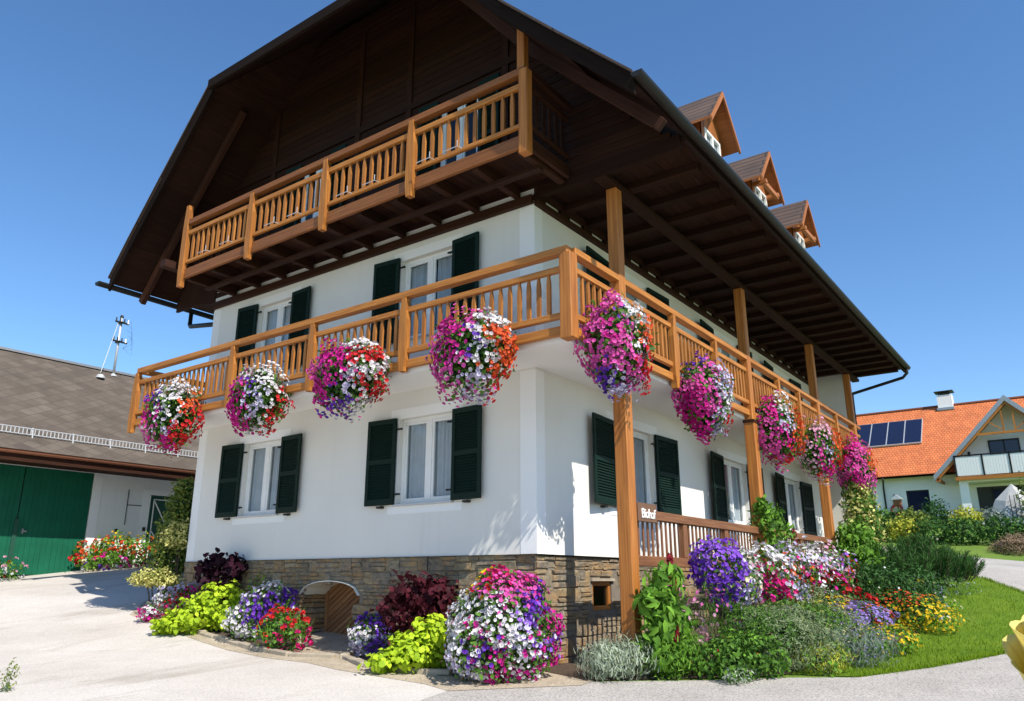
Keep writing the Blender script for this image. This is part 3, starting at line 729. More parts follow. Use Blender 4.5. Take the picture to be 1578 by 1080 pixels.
b.build("batten", "gable_wood", gable)
for a0, a1 in gw:
    w = window(Lm, a0, a1, 7.92, 10.24, None, "balcony_door", sill=False, dep=.03)
    shutter(Lm, a0-.52, a0-.02, 7.95, 10.28, False, .03); shutter(Lm, a1+.02, a1+.5, 7.95, 10.28, True, .03)
ux, uy0, uy1 = -1.3, -.75, 8.55
UL = lambda u, d, z: (ux+d, u, z); UR = lambda u, d, z: (u, uy0+d, z); UB = lambda u, d, z: (u, uy1-d, z)
b = B(); yy = uy0
while yy < uy1-.05: b.box(ux+.05, -.04, yy, min(yy+.138, uy1), 7.79+random.uniform(0, .003), 7.83); yy += .145
ub = b.build("gable_balcony", "beam_wood", house)
b = B()
for k in range(11): b.box(ux+.06, -.055, uy0+.15+k*.9-.06, uy0+.15+k*.9+.06, 7.57, 7.785)
b.box(ux+.5, ux+.62, uy0+.1, uy1-.1, 7.50, 7.57); b.build("floor_joist", "beam_wood", ub, .006)
URW = [("handrail", 8.90, 9.02, -.07, .07), ("middle_rail", 8.665, 8.76, -.04, .04), ("bottom_rail", 7.97, 8.04, -.035, .035), ("edge_beam", 7.62, 7.84, -.02, .05)]
rails(UL, uy0-.02, uy1+.02, URW, ub, {"edge_beam": "rail_brown", "handrail": "rail_brown"}); rails(UR, ux+.08, -.06, URW, ub, "beam_wood"); rails(UB, ux+.08, -.06, URW, ub, "beam_wood")  # right return: dark beam wood stands in for the shade lying on it
PU = [1.64, 3.87, 6.14]; eu = [uy0] + PU + [uy1]
for k in range(4): bay(UL, eu[k]+.07, eu[k+1]-.07, (8.02, 8.68), ub, sp=.19)
for u in PU: small_post(UL, u, 7.48, 8.95, ub)
b = B(); b.box(ux-.09, ux+.07, uy0-.08, uy0+.08, 7.48, 8.97); b.build("corner_post", "post_wood", ub, .01)
small_post(UL, uy1, 7.42, 9.38, ub)
b = B(); b.box(ux-.02, ux+.12, uy0+.02, uy0+.16, 8.9, 9.95); b.build("roof_post", "post_wood", ub, .01)
bay(UR, ux+.12, -.08, (8.02, 8.68), ub, mat="beam_wood"); bay(UB, ux+.12, -.08, (8.02, 8.68), ub, mat="beam_wood")  # right return's balusters darkened likewise, their shade put into the wood colour
b = B()
for u in (.5, 1.1, 2.4, 3.1, 4.5, 5.2, 6.7, 7.5):
    b.tube([(ux-.05, u, 8.0), (ux-.16, u, 7.99), (ux-.16, u, 8.10)], .008, 5); b.tube([(ux-.16, u, 7.99), (ux-.16, u+.3, 7.99)], .008, 5)
b.build("box_bracket", "grey_metal", ub)

# ---- roof
b = B(); X0, X1, TH = -1.65, 16.95, .24
for prof in (RP, LP):
    for k in range(3):
        (ya, za), (yb, zb) = prof[k], prof[k+1]
        b.slab([(X0, ya, za), (X1, ya, za), (X1, yb, zb), (X0, yb, zb)], (.12 if k == 0 else TH) if prof is RP else .11, (1, 0, 0))
apex = (2.0, ridge_y, 15.95); back = (X1, ridge_y, 15.95)
b.slab([(X0, 1.1, 12.122), (X1, 1.1, 12.122), back, apex], TH, (1, 0, 0)); b.slab([(X1, 7.62, 12.122), (X0, 7.62, 12.122), apex, back], TH, (1, 0, 0))
b.slab([(X0, 1.12, 12.13), (X0-.28, 1.45, 11.86), (X0-.28, 7.29, 11.86), (X0, 7.60, 12.13), apex], .2, (0, 1, 0))
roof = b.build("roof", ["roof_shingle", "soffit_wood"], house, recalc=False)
b = B()
for prof in (RP, LP):
    for k in range(3):
        (ya, za), (yb, zb) = prof[k], prof[k+1]
        b.hexa([(X0-.04, ya, za-.30), (X0+.02, ya, za-.30), (X0+.02, ya, za-.02), (X0-.04, ya, za-.02), (X0-.04, yb, zb-.30), (X0+.02, yb, zb-.30), (X0+.02, yb, zb-.02), (X0-.04, yb, zb-.02)])
b.box(X0-.32, X0-.26, 1.40, 7.34, 11.62, 11.84)
b.build("barge_board", "verge_wood", roof)
for prof in (RP, LP):                                              # shingle edge standing over the barge board
    b = B()
    for k in range(3):
        (ya, za), (yb, zb) = prof[k], prof[k+1]
        b.hexa([(X0-.09, ya, za+.0), (X0+.10, ya, za+.0), (X0+.10, ya, za+.045), (X0-.09, ya, za+.045), (X0-.09, yb, zb+.0), (X0+.10, yb, zb+.0), (X0+.10, yb, zb+.045), (X0-.09, yb, zb+.045)])
    b.build("verge_shingle", "roof_shingle", roof)
for prof in (RP, LP):                                              # flying rafters under the gable overhang
    b = B()
    for k in range(3):
        (ya, za), (yb, zb) = prof[k], prof[k+1]; b.beam((-.85, ya, za-.36), (-.85, yb, zb-.36), .12, .18)
    b.build("rafter", "beam_wood", roof, .008)
b = B(); b.beam((-1.0, 9.35, 9.2), (.02, 9.35, 9.2), .14, .16); b.build("purlin_end", "beam_wood", roof)
b = B(); b.box(X0+.1, -.1, 8.9, 9.1, 7.95, 8.12); b.build("purlin_end", "beam_wood", roof)
# eaves ceiling over the long side: plate, joists, boards
b = B(); b.box(.0, LX, -.09, -.002, 7.38, 7.47); b.box(.0, LX, -.08, -.002, 7.59, 7.70)
b.build("wall_plate", "beam_wood", roof)
b = B(); x = .12
while x < 16.8: b.box(x-.09, x+.09, -2.62, -.085, 7.58, 7.70); b.box(x-.14, x+.14, -.075, -.002, 7.473, 7.587); x += .78
b.build("eaves_joist", "soffit_wood", roof)
b = B(); b.box(.0, 16.8, by0-.11, by0+.11, 7.483, 7.578)
b.build("purlin", "soffit_wood", roof, .008)
b = B(); yy = -2.72
while yy < -.02: b.box(0, 16.85, yy, min(yy+.155, -.0), 7.702+random.uniform(0, .004), 7.73); yy += .16
b.box(-.02, .03, -2.70, -.095, 7.52, 7.76); b.box(.0, 16.9, -2.79, -2.73, 7.60, 7.70)
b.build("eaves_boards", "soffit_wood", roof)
b = B(); b.prism([(0, LY+.002, 7.60), (0, 10.95, 7.96), (0, 10.95, 7.99), (0, LY+.002, 7.64)], (16.8, 0, 0)); b.prism([(-.02, LY, 7.55), (-.02, 10.9, 7.95), (-.02, 10.6, 8.4), (-.02, LY, 9.9)], (.05, 0, 0)); b.build("far_eaves_boards", "soffit_wood", roof)
def half_pipe(b, p0, p1, r=.085, seg=7):
    p0, p1 = Vector(p0), Vector(p1); d = (p1-p0).normalized(); s = d.cross(Vector((0, 0, 1))).normalized()
    for R in (r, r-.012):
        pr = [(s*math.cos(math.pi+math.pi*k/seg) + Vector((0, 0, 1))*math.sin(math.pi+math.pi*k/seg))*R for k in range(seg+1)]
        for k in range(seg): b.face([p0+pr[k], p0+pr[k+1], p1+pr[k+1], p1+pr[k]])
    pr = [(s*math.cos(math.pi+math.pi*k/seg) + Vector((0, 0, 1))*math.sin(math.pi+math.pi*k/seg))*r for k in range(seg+1)]
    for p in (p0, p1): b.face([p+q for q in pr])
b = B(); half_pipe(b, (X0-.12, -2.88, 7.77), (16.75, -2.88, 7.72)); b.build("gutter", "dark_metal", house, recalc=False)
b = B(); half_pipe(b, (X0-.25, 11.20, 7.99), (12, 11.20, 7.93), .1); b.build("gutter", "dark_metal", house, recalc=False)
b = B(); b.tube([(16.55, -2.88, 7.68), (16.55, -2.86, 7.5), (16.6, -2.72, 7.38), (16.72, -1.16, 7.1), (16.74, -1.12, 6.9), (16.74, -1.12, 1.4)], .05); b.build("downpipe", "dark_metal", house, smooth=True)
b = B(); b.tube([(.55, 11.20, 7.92), (.55, 11.20, 7.58), (.52, 11.1, 7.50), (.20, 9.5, 7.16), (.20, 9.36, 7.08), (.20, 9.36, .8)], .06); b.build("downpipe", "dark_metal", house, smooth=True)

# ---- dormers on the long side
for xc in (6.46, 9.9, 13.5):
    yf, zp, hw, ze = -1.22, 12.78, .93, 11.62                      # front of the little roof, peak, half width, eave
    rb = 1.75
    b = B(); b.slab([(xc-hw, yf, ze), (xc, yf, zp), (xc, rb, zp), (xc-hw, rb-.9, ze)], .07, (0, 1, 0)); b.slab([(xc, yf, zp), (xc+hw, yf, ze), (xc+hw, rb-.9, ze), (xc, rb, zp)], .07, (0, 1, 0))
    d = b.build("dormer", ["roof_shingle", "dormer_wood"], house, recalc=False)
    b = B(); wf, w2 = -.86, .62
    gx = [xc-w2+2*w2*k/9 for k in range(10)]
    zt = lambda x: zp-.08-abs(x-xc)*(zp-ze)/hw
    for k in range(9):
        a0, a1 = gx[k], gx[k+1]-.006; mid = (a0+a1)/2; z0 = 9.5 if abs(mid-xc) > .48 else 11.66; dd = random.uniform(0, .008)
        b.prism([(a0, wf+dd, z0), (a1, wf+dd, z0), (a1, wf+dd, zt(a1)), (a0, wf+dd, zt(a0))], (0, .04, 0))
    for sx in (-1, 1): b.prism([(xc+sx*w2, wf+.02, 9.4), (xc+sx*w2, 1.2, 11.4), (xc+sx*w2, 1.2, 12.0), (xc+sx*w2, wf+.02, zt(xc+w2))], (-.04*sx, 0, 0))
    b.build("dormer_wall", "dormer_wood", d)
    b = B()
    for sx in (-1, 1): b.hexa([(xc, yf-.02, zp-.17), (xc, yf+.03, zp-.17), (xc, yf+.03, zp-.035), (xc, yf-.02, zp-.035), (xc+sx*hw*.985, yf-.02, ze-.15), (xc+sx*hw*.985, yf+.03, ze-.15), (xc+sx*hw*.985, yf+.03, ze-.02), (xc+sx*hw*.985, yf-.02, ze-.02)])
    b.build("barge_board", "dormer_wood", d)
    if xc > 7:
        b = B()
        for sx in (-1, 1): b.beam((xc+sx*.5, yf-.0, 11.62), (xc+sx*.5, wf, 11.62), .12, .12)
        b.box(xc-.55, xc+.55, yf+.02, yf+.12, 11.5, 11.64); b.build("tie_beam", "dormer_wood", d, .008)
    b = B(); fr = .06
    for q in ((xc-.36, xc+.36, 10.72, 10.78), (xc-.36, xc+.36, 11.66, 11.72), (xc-.36, xc-.3, 10.78, 11.66), (xc+.3, xc+.36, 10.78, 11.66), (xc-.03, xc+.03, 10.78, 11.66), (xc-.3, xc+.3, 11.2, 11.24)): b.box(xc+(q[0]-xc)*1.35, xc+(q[1]-xc)*1.35, wf-.02, wf+.05, q[2]-.06, q[3]-.06)
    b.build("window_frame", "white_paint", d)
    b = B(); b.box(xc-.41, xc+.41, wf+.01, wf+.018, 10.72, 11.60); b.build("pane", "window_glass", d)
    b = B(); b.box(xc-.42, xc+.42, wf+.06, wf+.08, 10.68, 11.62); b.build("curtain", "curtain_white", d)
b = B(); b.tube([(4.6, -.05, 10.8), (4.6, -.05, 11.25)], .05); b.build("roof_vent", "grey_metal", house)

# ---- carved name board on the terrace railing
sg = thing("name_sign", "small dark brown board with white blackletter name on the terrace railing", "sign", (.97, by0-.09, 2.1))
b = B(); b.box(.66, 1.28, by0-.095, by0-.064, 2.08, 2.36); b.build("board", "sign_wood", sg, .008)
tc = bpy.data.curves.new("lettering", 'FONT'); tc.body = "Biohof"; tc.size = .20; tc.extrude = .006; tc.align_x = 'CENTER'; tc.shear = .12; tc.offset = .001; tc.space_character = .86
t0 = bpy.data.objects.new("lettering", tc); COL.objects.link(t0); bpy.context.view_layer.update()
tm = bpy.data.meshes.new_from_object(t0.evaluated_get(bpy.context.evaluated_depsgraph_get())); bpy.data.objects.remove(t0)
to = bpy.data.objects.new("lettering", tm); link(to, sg); to.location = (0, -.012, .04); to.rotation_euler = (math.pi/2, 0, 0); tm.materials.clear(); tm.materials.append(M["letter_white"])

# kerb stones edging the beds on the gable side
kerb = B()
def kerb_line(pts, h=.06, w=.13):
    for a, c in zip(pts[:-1], pts[1:]):
        a, c = Vector((*a, 0)), Vector((*c, 0)); L_ = (c-a).length; n = max(1, int(round(L_/.55)))
        for k in range(n):
            p, q = a.lerp(c, k/n), a.lerp(c, (k+1)/n-.012/L_); hz = h+random.uniform(-.015, .015)
            p.z, q.z = g(p.x, p.y)+hz/2-.02, g(q.x, q.y)+hz/2-.02; kerb.beam(p, q, w+random.uniform(-.02, .02), hz+.05)
kerb_line([(-1.05, .75), (-1.25, 1.2), (-1.3, 2.2), (-.9, 3.05)]); kerb_line([(-.95, 3.25), (-1.28, 3.95), (-1.18, 5.0), (-1.0, 6.4), (-.75, 8.35), (-.6, 9.9)])
kerb_line([(-.9, 3.1), (-.15, 3.6)], .07)
ko = kerb.build("kerb", "kerb_stone", None, .012); ko["kind"] = "structure"

# ------------------------------------------------------------------ the barn behind on the left
BY, BZ = 17.8, 1.40
barn = thing("barn", "long low barn with diamond tiled grey brown roof and green doors", "barn", (0, BY, BZ))
BX0, BX1, RY, RZ = -22.0, 9.0, 20.9, 8.45
Bm = lambda u, d, z: (u, BY+d, z)
b = B(); wall_grid(b, Bm, BX0, BX1, BZ-.6, 4.75, [(-2.25, 1.90, BZ-.6, 4.40), (3.78, 5.45, BZ-.6, 3.90)], .15)
b.face([(BX1, BY, .5), (BX1, 24, .5), (BX1, 24, 4.7), (BX1, RY, RZ-.2), (BX1, BY, 4.7)]); b.face([(BX0, 24, .5), (BX1, 24, .5), (BX1, 24, 4.8), (BX0, 24, 4.8)])
b.build("wall", "barn_plaster", barn, recalc=False)
b = B(); b.box(1.90, 2.16, BY-.012, BY, BZ-.2, 4.32); b.box(3.50, 3.78, BY-.012, BY, BZ-.2, 4.06); b.box(3.78, 5.45, BY-.012, BY, 3.90, 4.06); b.build("door_surround", "white_plaster", barn)
def barn_leaf(x0, x1, z0, z1, brace=False):
    b = B(); n = max(4, int((x1-x0)/.14)); w = (x1-x0)/n
    for k in range(n): b.box(x0+k*w+.003, x0+(k+1)*w-.003, BY+.03+random.uniform(0, .005), BY+.08, z0, z1)
    d = b.build("barn_door", "barn_green" if not brace else "barn_green_dark", barn)
    if brace:
        b = B()
        for p, q in (((x0+.12, z1-.12), (x1-.12, z1-.12)), ((x0+.12, z0+.1), (x0+.12, z1-.12)), ((x0+.12, z1-.14), (x0+.6, z1-.9)), ((x0+.12, z1-1.1), (x0+.6, z1-1.7))): b.beam((p[0], BY+.022, p[1]), (q[0], BY+.022, q[1]), .03, .025, (0, 1, 0))
        b.build("trim", "barn_plaster", d)
    return d
l1 = barn_leaf(-2.22, -.08, BZ-.02, 4.38); l2 = barn_leaf(-.05, 1.88, BZ-.02, 4.38); barn_leaf(3.80, 5.43, BZ-.02, 3.88, True)
b = B(); b.box(.08, .22, BY-.02, BY+.03, 2.55, 2.59); b.box(.08, .12, BY-.04, BY, 2.5, 2.64); b.build("handle", "zinc", l2)
b = B(); b.box(-.14, -.02, BY+.0, BY+.03, BZ, 2.9); b.build("cover_strip", "barn_green_dark", l2)
b = B(); b.slab([(BX0, 16.20, 4.62), (BX1+.3, 16.20, 4.62), (BX1+.3, RY, RZ), (BX0, RY, RZ)], .16, (1, 0, 0)); b.slab([(BX1+.3, 25, 4.82), (BX0, 25, 4.82), (BX0, RY, RZ), (BX1+.3, RY, RZ)], .16, (1, 0, 0))
br = b.build("roof", ["diamond_slate", "soffit_wood"], barn, recalc=False)
b = B(); b.box(BX0, BX1+.3, RY-.11, RY+.11, RZ-.03, RZ+.05); b.build("ridge_cap", "zinc", br)
b = B(); b.box(BX0, BX1+.3, 16.16, 16.22, 4.30, 4.58); b.box(BX0, BX1, 16.6, 16.7, 4.36, 4.48); b.build("eaves_fascia", "beam_wood", br)
b = B(); half_pipe(b, (BX0, 16.10, 4.57), (BX1+.3, 16.10, 4.55), .07); b.build("gutter", "copper_brown", br, recalc=False)
b = B(); b.box(BX0, BX1, 16.22, BY, 4.41, 4.44); b.build("eaves_boards", "soffit_wood", br)
sz = lambda y: 4.62+(y-16.20)*(RZ-4.62)/(RY-16.20)
b = B(); y0 = 16.75
for k in range(2): b.tube([(-6, y0, sz(y0)+.06+.17*k), (8, y0, sz(y0)+.06+.17*k)], .016, 5)
x = -6.0
while x < 8: b.box(x-.014, x+.014, y0-.008, y0+.008, sz(y0)+.06, sz(y0)+.23); x += .105
x = -6.0
while x < 8: b.beam((x, y0-.04, sz(y0-.04)), (x, y0+.02, sz(y0)+.26), .03, .03); b.beam((x, y0+.35, sz(y0+.35)), (x, y0+.01, sz(y0)+.2), .02, .02); x += 1.1
b.build("snow_guard", "grey_metal", br)
b = B(); b.box(-1.05, -.62, 19.6, 19.95, sz(19.75)-.12, sz(19.75)+.02) if False else b.hexa([(-1.25, 19.45, sz(19.45)+.012), (-.78, 19.45, sz(19.45)+.012), (-.78, 19.85, sz(19.85)+.012), (-1.25, 19.85, sz(19.85)+.012), (-1.25, 19.45, sz(19.45)+.04), (-.78, 19.45, sz(19.45)+.04), (-.78, 19.85, sz(19.85)+.04), (-1.25, 19.85, sz(19.85)+.04)]); b.build("roof_patch", "verge_wood", br)
b = B(); b.box(2.74, 2.82, BY-.05, BY, 2.66, 2.76); b.tube([(3.02, BY-.02, 2.9), (3.02, BY-.02, 4.0)], .012, 5); b.tube([(3.02, BY-.02, 3.52), (3.5, BY-.02, 3.52)], .012, 5); b.box(3.62, 3.70, BY-.06, BY, 2.74, 2.86); b.build("switch_box", "dark_metal", barn)
mast = thing("service_mast", "pale grey power mast with insulator crossarms on the barn ridge", "mast", (3.42, 20.75, 8.3))
b = B(); b.tube([(3.42, 20.75, 8.25), (3.42, 20.75, 10.5)], .042, 10); b.build("pole", "grey_metal", mast, smooth=True)
b = B(); b.tube([(3.42, 20.75, 8.25), (3.42, 20.75, 8.36)], .15, 12, .05); b.build("base_flashing", "grey_metal", mast)
for zz, w in ((10.28, .5), (9.55, .56)):
    b = B(); b.box(3.42-w/2, 3.42+w/2, 20.66, 20.69, zz-.03, zz+.03); b.box(3.37, 3.47, 20.6, 20.9, zz-.025, zz+.025); ca = b.build("crossarm", "dark_metal", mast)
    for dx in (-.22, -.08, .08, .22): b = B(); b.tube([(3.42+dx, 20.67, zz), (3.42+dx, 20.67, zz+.07), (3.42+dx, 20.67, zz+.16)], .032, 8, .02); b.build("insulator", "white_paint" if dx > .2 else "black_rubber", ca)
b = B(); b.tube([(3.42, 20.75, 10.5), (3.42, 20.75, 10.58)], .075, 10, .04); b.build("cap", "dark_metal", mast)
b = B(); b.tube([(3.30, 20.70, 10.25), (2.78, 20.35, 8.2)], .012, 5); b.build("stay_wire", "grey_metal", mast)
b = B(); b.tube([(2.78, 20.32, 8.0), (2.78, 20.32, 8.12)], .16, 10, .10); b.build("stay_foot", "grey_metal", mast)
b = B()
for k in range(4): b.tube([(3.42+.1*k, 20.67, 10.44-.2*k), (3.75+.05*k, 20.67, 10.40-.22*k), (3.85+.03*k, 20.7, 9.75-.2*k), (3.6, 20.72, 9.35)], .004, 4)
b.build("wire_loop", "dark_metal", mast)

# ------------------------------------------------------------------ the neighbour's house on the right
NX = 48.0
nh = thing("tiled_house", "pale house with orange tiled roof, solar panels and a balconied gable", "house", (NX, -1, 4.8))
b = B(); Nm = lambda u, d, z: (NX+d, u, z)
wall_grid(b, Nm, -16, 13, 3.2, 7.95, [(1.55, 2.92, 5.55, 6.95), (4.9, 5.6, 4.6, 6.7)], .15)
b.face([(58, -16, 3.2), (58, 13, 3.2), (58, 13, 8), (58, -16, 8)]); b.face([(NX, 13, 3.2), (58, 13, 3.2), (58, 13, 8), (53, 13, 13.2), (NX, 13, 8)]); b.face([(NX, -16, 3.2), (58, -16, 3.2), (58, -16, 8), (53, -16, 13.2), (NX, -16, 8)])
b.box(46.2, NX, -7.6, -1.0, 7.05, 7.30) if False else None
b.build("wall", "neighbour_plaster", nh, recalc=False)
b = B(); b.slab([(47.3, -16.4, 7.90), (47.3, 13.4, 7.90), (53, 13.4, 13.30), (53, -16.4, 13.30)][::-1], .16, (0, 1, 0)); b.slab([(58.7, 13.4, 7.9), (58.7, -16.4, 7.9), (53, -16.4, 13.3), (53, 13.4, 13.3)][::-1], .16, (0, 1, 0))
nr = b.build("roof", ["orange_tile", "soffit_wood"], nh, recalc=False)
b = B(); b.tube([(53, -16.4, 13.3), (53, 13.4, 13.3)], .12, 8); b.build("ridge_tile", "orange_tile", nr)
b = B(); half_pipe(b, (47.24, 1.0, 7.86), (47.24, 13.4, 7.86), .09); b.build("gutter", "verge_wood", nr, recalc=False)
nz = lambda x: 7.90+(x-47.3)*5.40/5.7
for k in range(4):                                                 # four collectors lying on the slope
    ya, yb = 6.3-1.13*k, 6.3-1.13*(k+1)+.012; x0, x1 = 49.75, 51.85
    b = B(); b.hexa([(x0, ya, nz(x0)+.05), (x1, ya, nz(x1)+.05), (x1, yb, nz(x1)+.05), (x0, yb, nz(x0)+.05), (x0-.06, ya, nz(x0)+.14), (x1-.06, ya, nz(x1)+.14), (x1-.06, yb, nz(x1)+.14), (x0-.06, yb, nz(x0)+.14)])
    sp = b.build("solar_panel", "grey_metal", nh)
    b = B(); e = .035; b.hexa([(x0+e-.06, ya-e, nz(x0+e)+.145), (x1-e-.06, ya-e, nz(x1-e)+.145), (x1-e-.06, yb+e, nz(x1-e)+.145), (x0+e-.06, yb+e, nz(x0+e)+.145), (x0+e-.07, ya-e, nz(x0+e)+.155), (x1-e-.07, ya-e, nz(x1-e)+.155), (x1-e-.07, yb+e, nz(x1-e)+.155), (x0+e-.07, yb+e, nz(x0+e)+.155)]); b.build("collector_glass", "panel_blue", sp)
b = B(); b.box(52.6, 53.4, -.15, .80, 12.7, 14.05); ch = b.build("chimney", "white_plaster", nh)
b = B(); b.box(52.5, 53.5, -.28, .93, 14.28, 14.34); b.box(52.7, 52.76, -.05, .02, 14.05, 14.28); b.box(52.7, 52.76, .63, .7, 14.05, 14.28); b.box(52.7, 53.3, .05, .6, 14.05, 14.22); b.build("chimney_cap", "dark_metal", ch)
b = B(); b.box(52.5, 53.5, -.22, .87, 12.95, 13.12); b.build("flashing", "zinc", ch)
def small_window(x, y0, y1, z0, z1, par, frame="dark_metal", mid=True):
    b = B(); f = .08
    for q in ((y0, y1, z0, z0+f), (y0, y1, z1-f, z1), (y0, y0+f, z0, z1), (y1-f, y1, z0, z1)) + (((y0+y1)/2-.04, (y0+y1)/2+.04, z0, z1),)*(1 if mid else 0): b.box(x, x+.08, q[0], q[1], q[2], q[3])
    w = b.build("window", frame, par); b = B(); b.box(x+.05, x+.06, y0+f, y1-f, z0+f, z1-f); b.build("pane", "panel_blue", w); return w
small_window(NX+.06, 1.55, 2.92, 5.55, 6.95, nh, mid=False); small_window(NX+.06, 4.9, 5.6, 4.6, 6.7, nh, mid=False)
b = B(); b.box(NX-.05, NX+.02, 1.45, 3.02, 5.48, 5.55); b.build("window_sill", "white_paint", nh)
# the gable bay: the roof's front edge stands at x = 46
gy, gz, gl, gzl = -3.66, 12.15, .86, 7.50
b = B(); gr = 2*gy-gl
b.slab([(46, gl, gzl), (46, gy, gz), (51.8, gy, gz), (47.2, gl, gzl)][::-1], .18, (1, 0, 0)); b.slab([(46, gy, gz), (46, gr, gzl), (47.2, gr, gzl), (51.8, gy, gz)][::-1], .18, (1, 0, 0))
b.build("bay_roof", ["orange_tile", "dormer_wood"], nh, recalc=False)
b = B()
for yy in (gl, gr): b.hexa([(45.93, yy, gzl-.26), (45.99, yy, gzl-.26), (45.99, yy, gzl+.10), (45.93, yy, gzl+.10), (45.93, gy, gz-.26), (45.99, gy, gz-.26), (45.99, gy, gz+.10), (45.93, gy, gz+.10)])
bb = b.build("barge_board", "zinc", nh)
b = B()
for yy, s in ((gl, -1), (gr, 1)): b.hexa([(46.0, yy+s*.1, gzl-.36), (46.14, yy+s*.1, gzl-.36), (46.14, yy+s*.1, gzl-.18), (46.0, yy+s*.1, gzl-.18), (46.0, gy, gz-.46), (46.14, gy, gz-.46), (46.14, gy, gz-.24), (46.0, gy, gz-.24)])
b.beam((46.07, -1.8, 9.95), (46.07, -5.5, 9.95), .12, .15); b.beam((46.07, gy-.3, 9.9), (46.07, gy-.3, 11.3), .10, .10, (0, 1, 0)); b.beam((46.07, gy+.3, 9.9), (46.07, gy+.3, 11.3), .10, .10, (0, 1, 0))
for s in (-1, 1): b.beam((46.07, gy+s*.35, 10.1), (46.07, gy+s*1.15, 10.75), .07, .07)
b.beam((46, gl-.25, 7.3), (NX, gl-.25, 7.3), .16, .2); b.build("gable_truss", "honey_wood", nh)
b = B(); pz = lambda y: gz-.2-abs(y-gy)*(gz-gzl)/(gl-gy)
b.face([(47.4, -.4, 7.1), (47.4, gy, 7.1), (47.4, gy, pz(gy)), (47.4, -.4, pz(-.4))]); b.face([(47.4, gy, 7.1), (47.4, -7.0, 7.1), (47.4, -7.0, pz(-7)), (47.4, gy, pz(gy))])
b.box(47.4, NX, -.46, -.4, 7.1, 8.3); b.box(46.3, 46.75, -.95, -.45, 3.6, 7.08); b.box(46.3, 46.75, -7.0, -6.5, 3.6, 7.08); b.box(46.3, NX, -7.0, -.45, 7.08, 7.28)
b.build("bay_wall", "neighbour_plaster", nh, recalc=False)
small_window(47.33, -3.98, -2.30, 7.35, 9.72, nh, "dark_metal")
b = B(); b.box(45.9, 46.0, -7.1, -.35, 7.18, 7.42); b.box(45.95, 47.4, -.42, -.35, 7.18, 7.42); nb = b.build("balcony", "honey_wood", nh)
b = B(); yy = -7.0
while yy < -.45: b.box(45.93, 45.96, yy, yy+.135, 7.46, 8.62); yy += .15
b.box(45.962, 45.985, -7.0, -.45, 7.46, 8.62); b.build("balcony_panel", "white_paint", nb)
b = B()
for yy in (-.45, -1.95, -3.4, -4.9, -6.4): b.box(45.90, 45.98, yy-.05, yy+.05, 7.4, 8.72)
b.box(45.9, 46.0, -7.0, -.4, 8.66, 8.74); b.build("balcony_frame", "dark_metal", nb)
b = B(); b.box(46.06, 46.16, -.50, -.40, 7.4, 8.74); b.build("balcony_corner", "dormer_wood", nb)
b = B(); b.box(NX-.02, NX+.01, -6.5, -1.2, 4.3, 6.9); b.build("terrace_opening", "room_dark", nh)
small_window(NX-.09, -4.0, -2.0, 4.6, 6.75, nh, "dark_metal")
b = B(); b.tube([(47.2, 4.1, 7.8), (47.25, 4.1, 7.55), (47.9, 4.25, 7.25), (47.9, 4.25, 4.2)], .055); b.build("downpipe", "dark_metal", nh, smooth=True)
b = B(); b.box(47.75, 47.97, 3.62, 3.66, 6.45, 6.5); b.tube([(47.8, 3.64, 6.2), (47.8, 3.64, 6.62), (47.8, 3.64, 6.75)], .11, 8, .03); b.build("wall_lantern", "dark_metal", nh)
b = B(); b.box(47.3, 47.4, -1.25, -1.1, 9.0, 9.05); b.tube([(47.25, -1.17, 8.8), (47.25, -1.17, 9.1)], .10, 8, .05); b.build("wall_lantern", "dark_metal", nh)
wr = B(); wr.tube([(47.85, 3.58+.32*math.cos(a), 5.72+.32*math.sin(a)) for a in [6.2832*k/20 for k in range(21)]], .085, 8)
tag(wr.build("wreath", "red_wreath", None, smooth=True), "round dark red wreath hanging on the pale neighbour wall", "wreath")

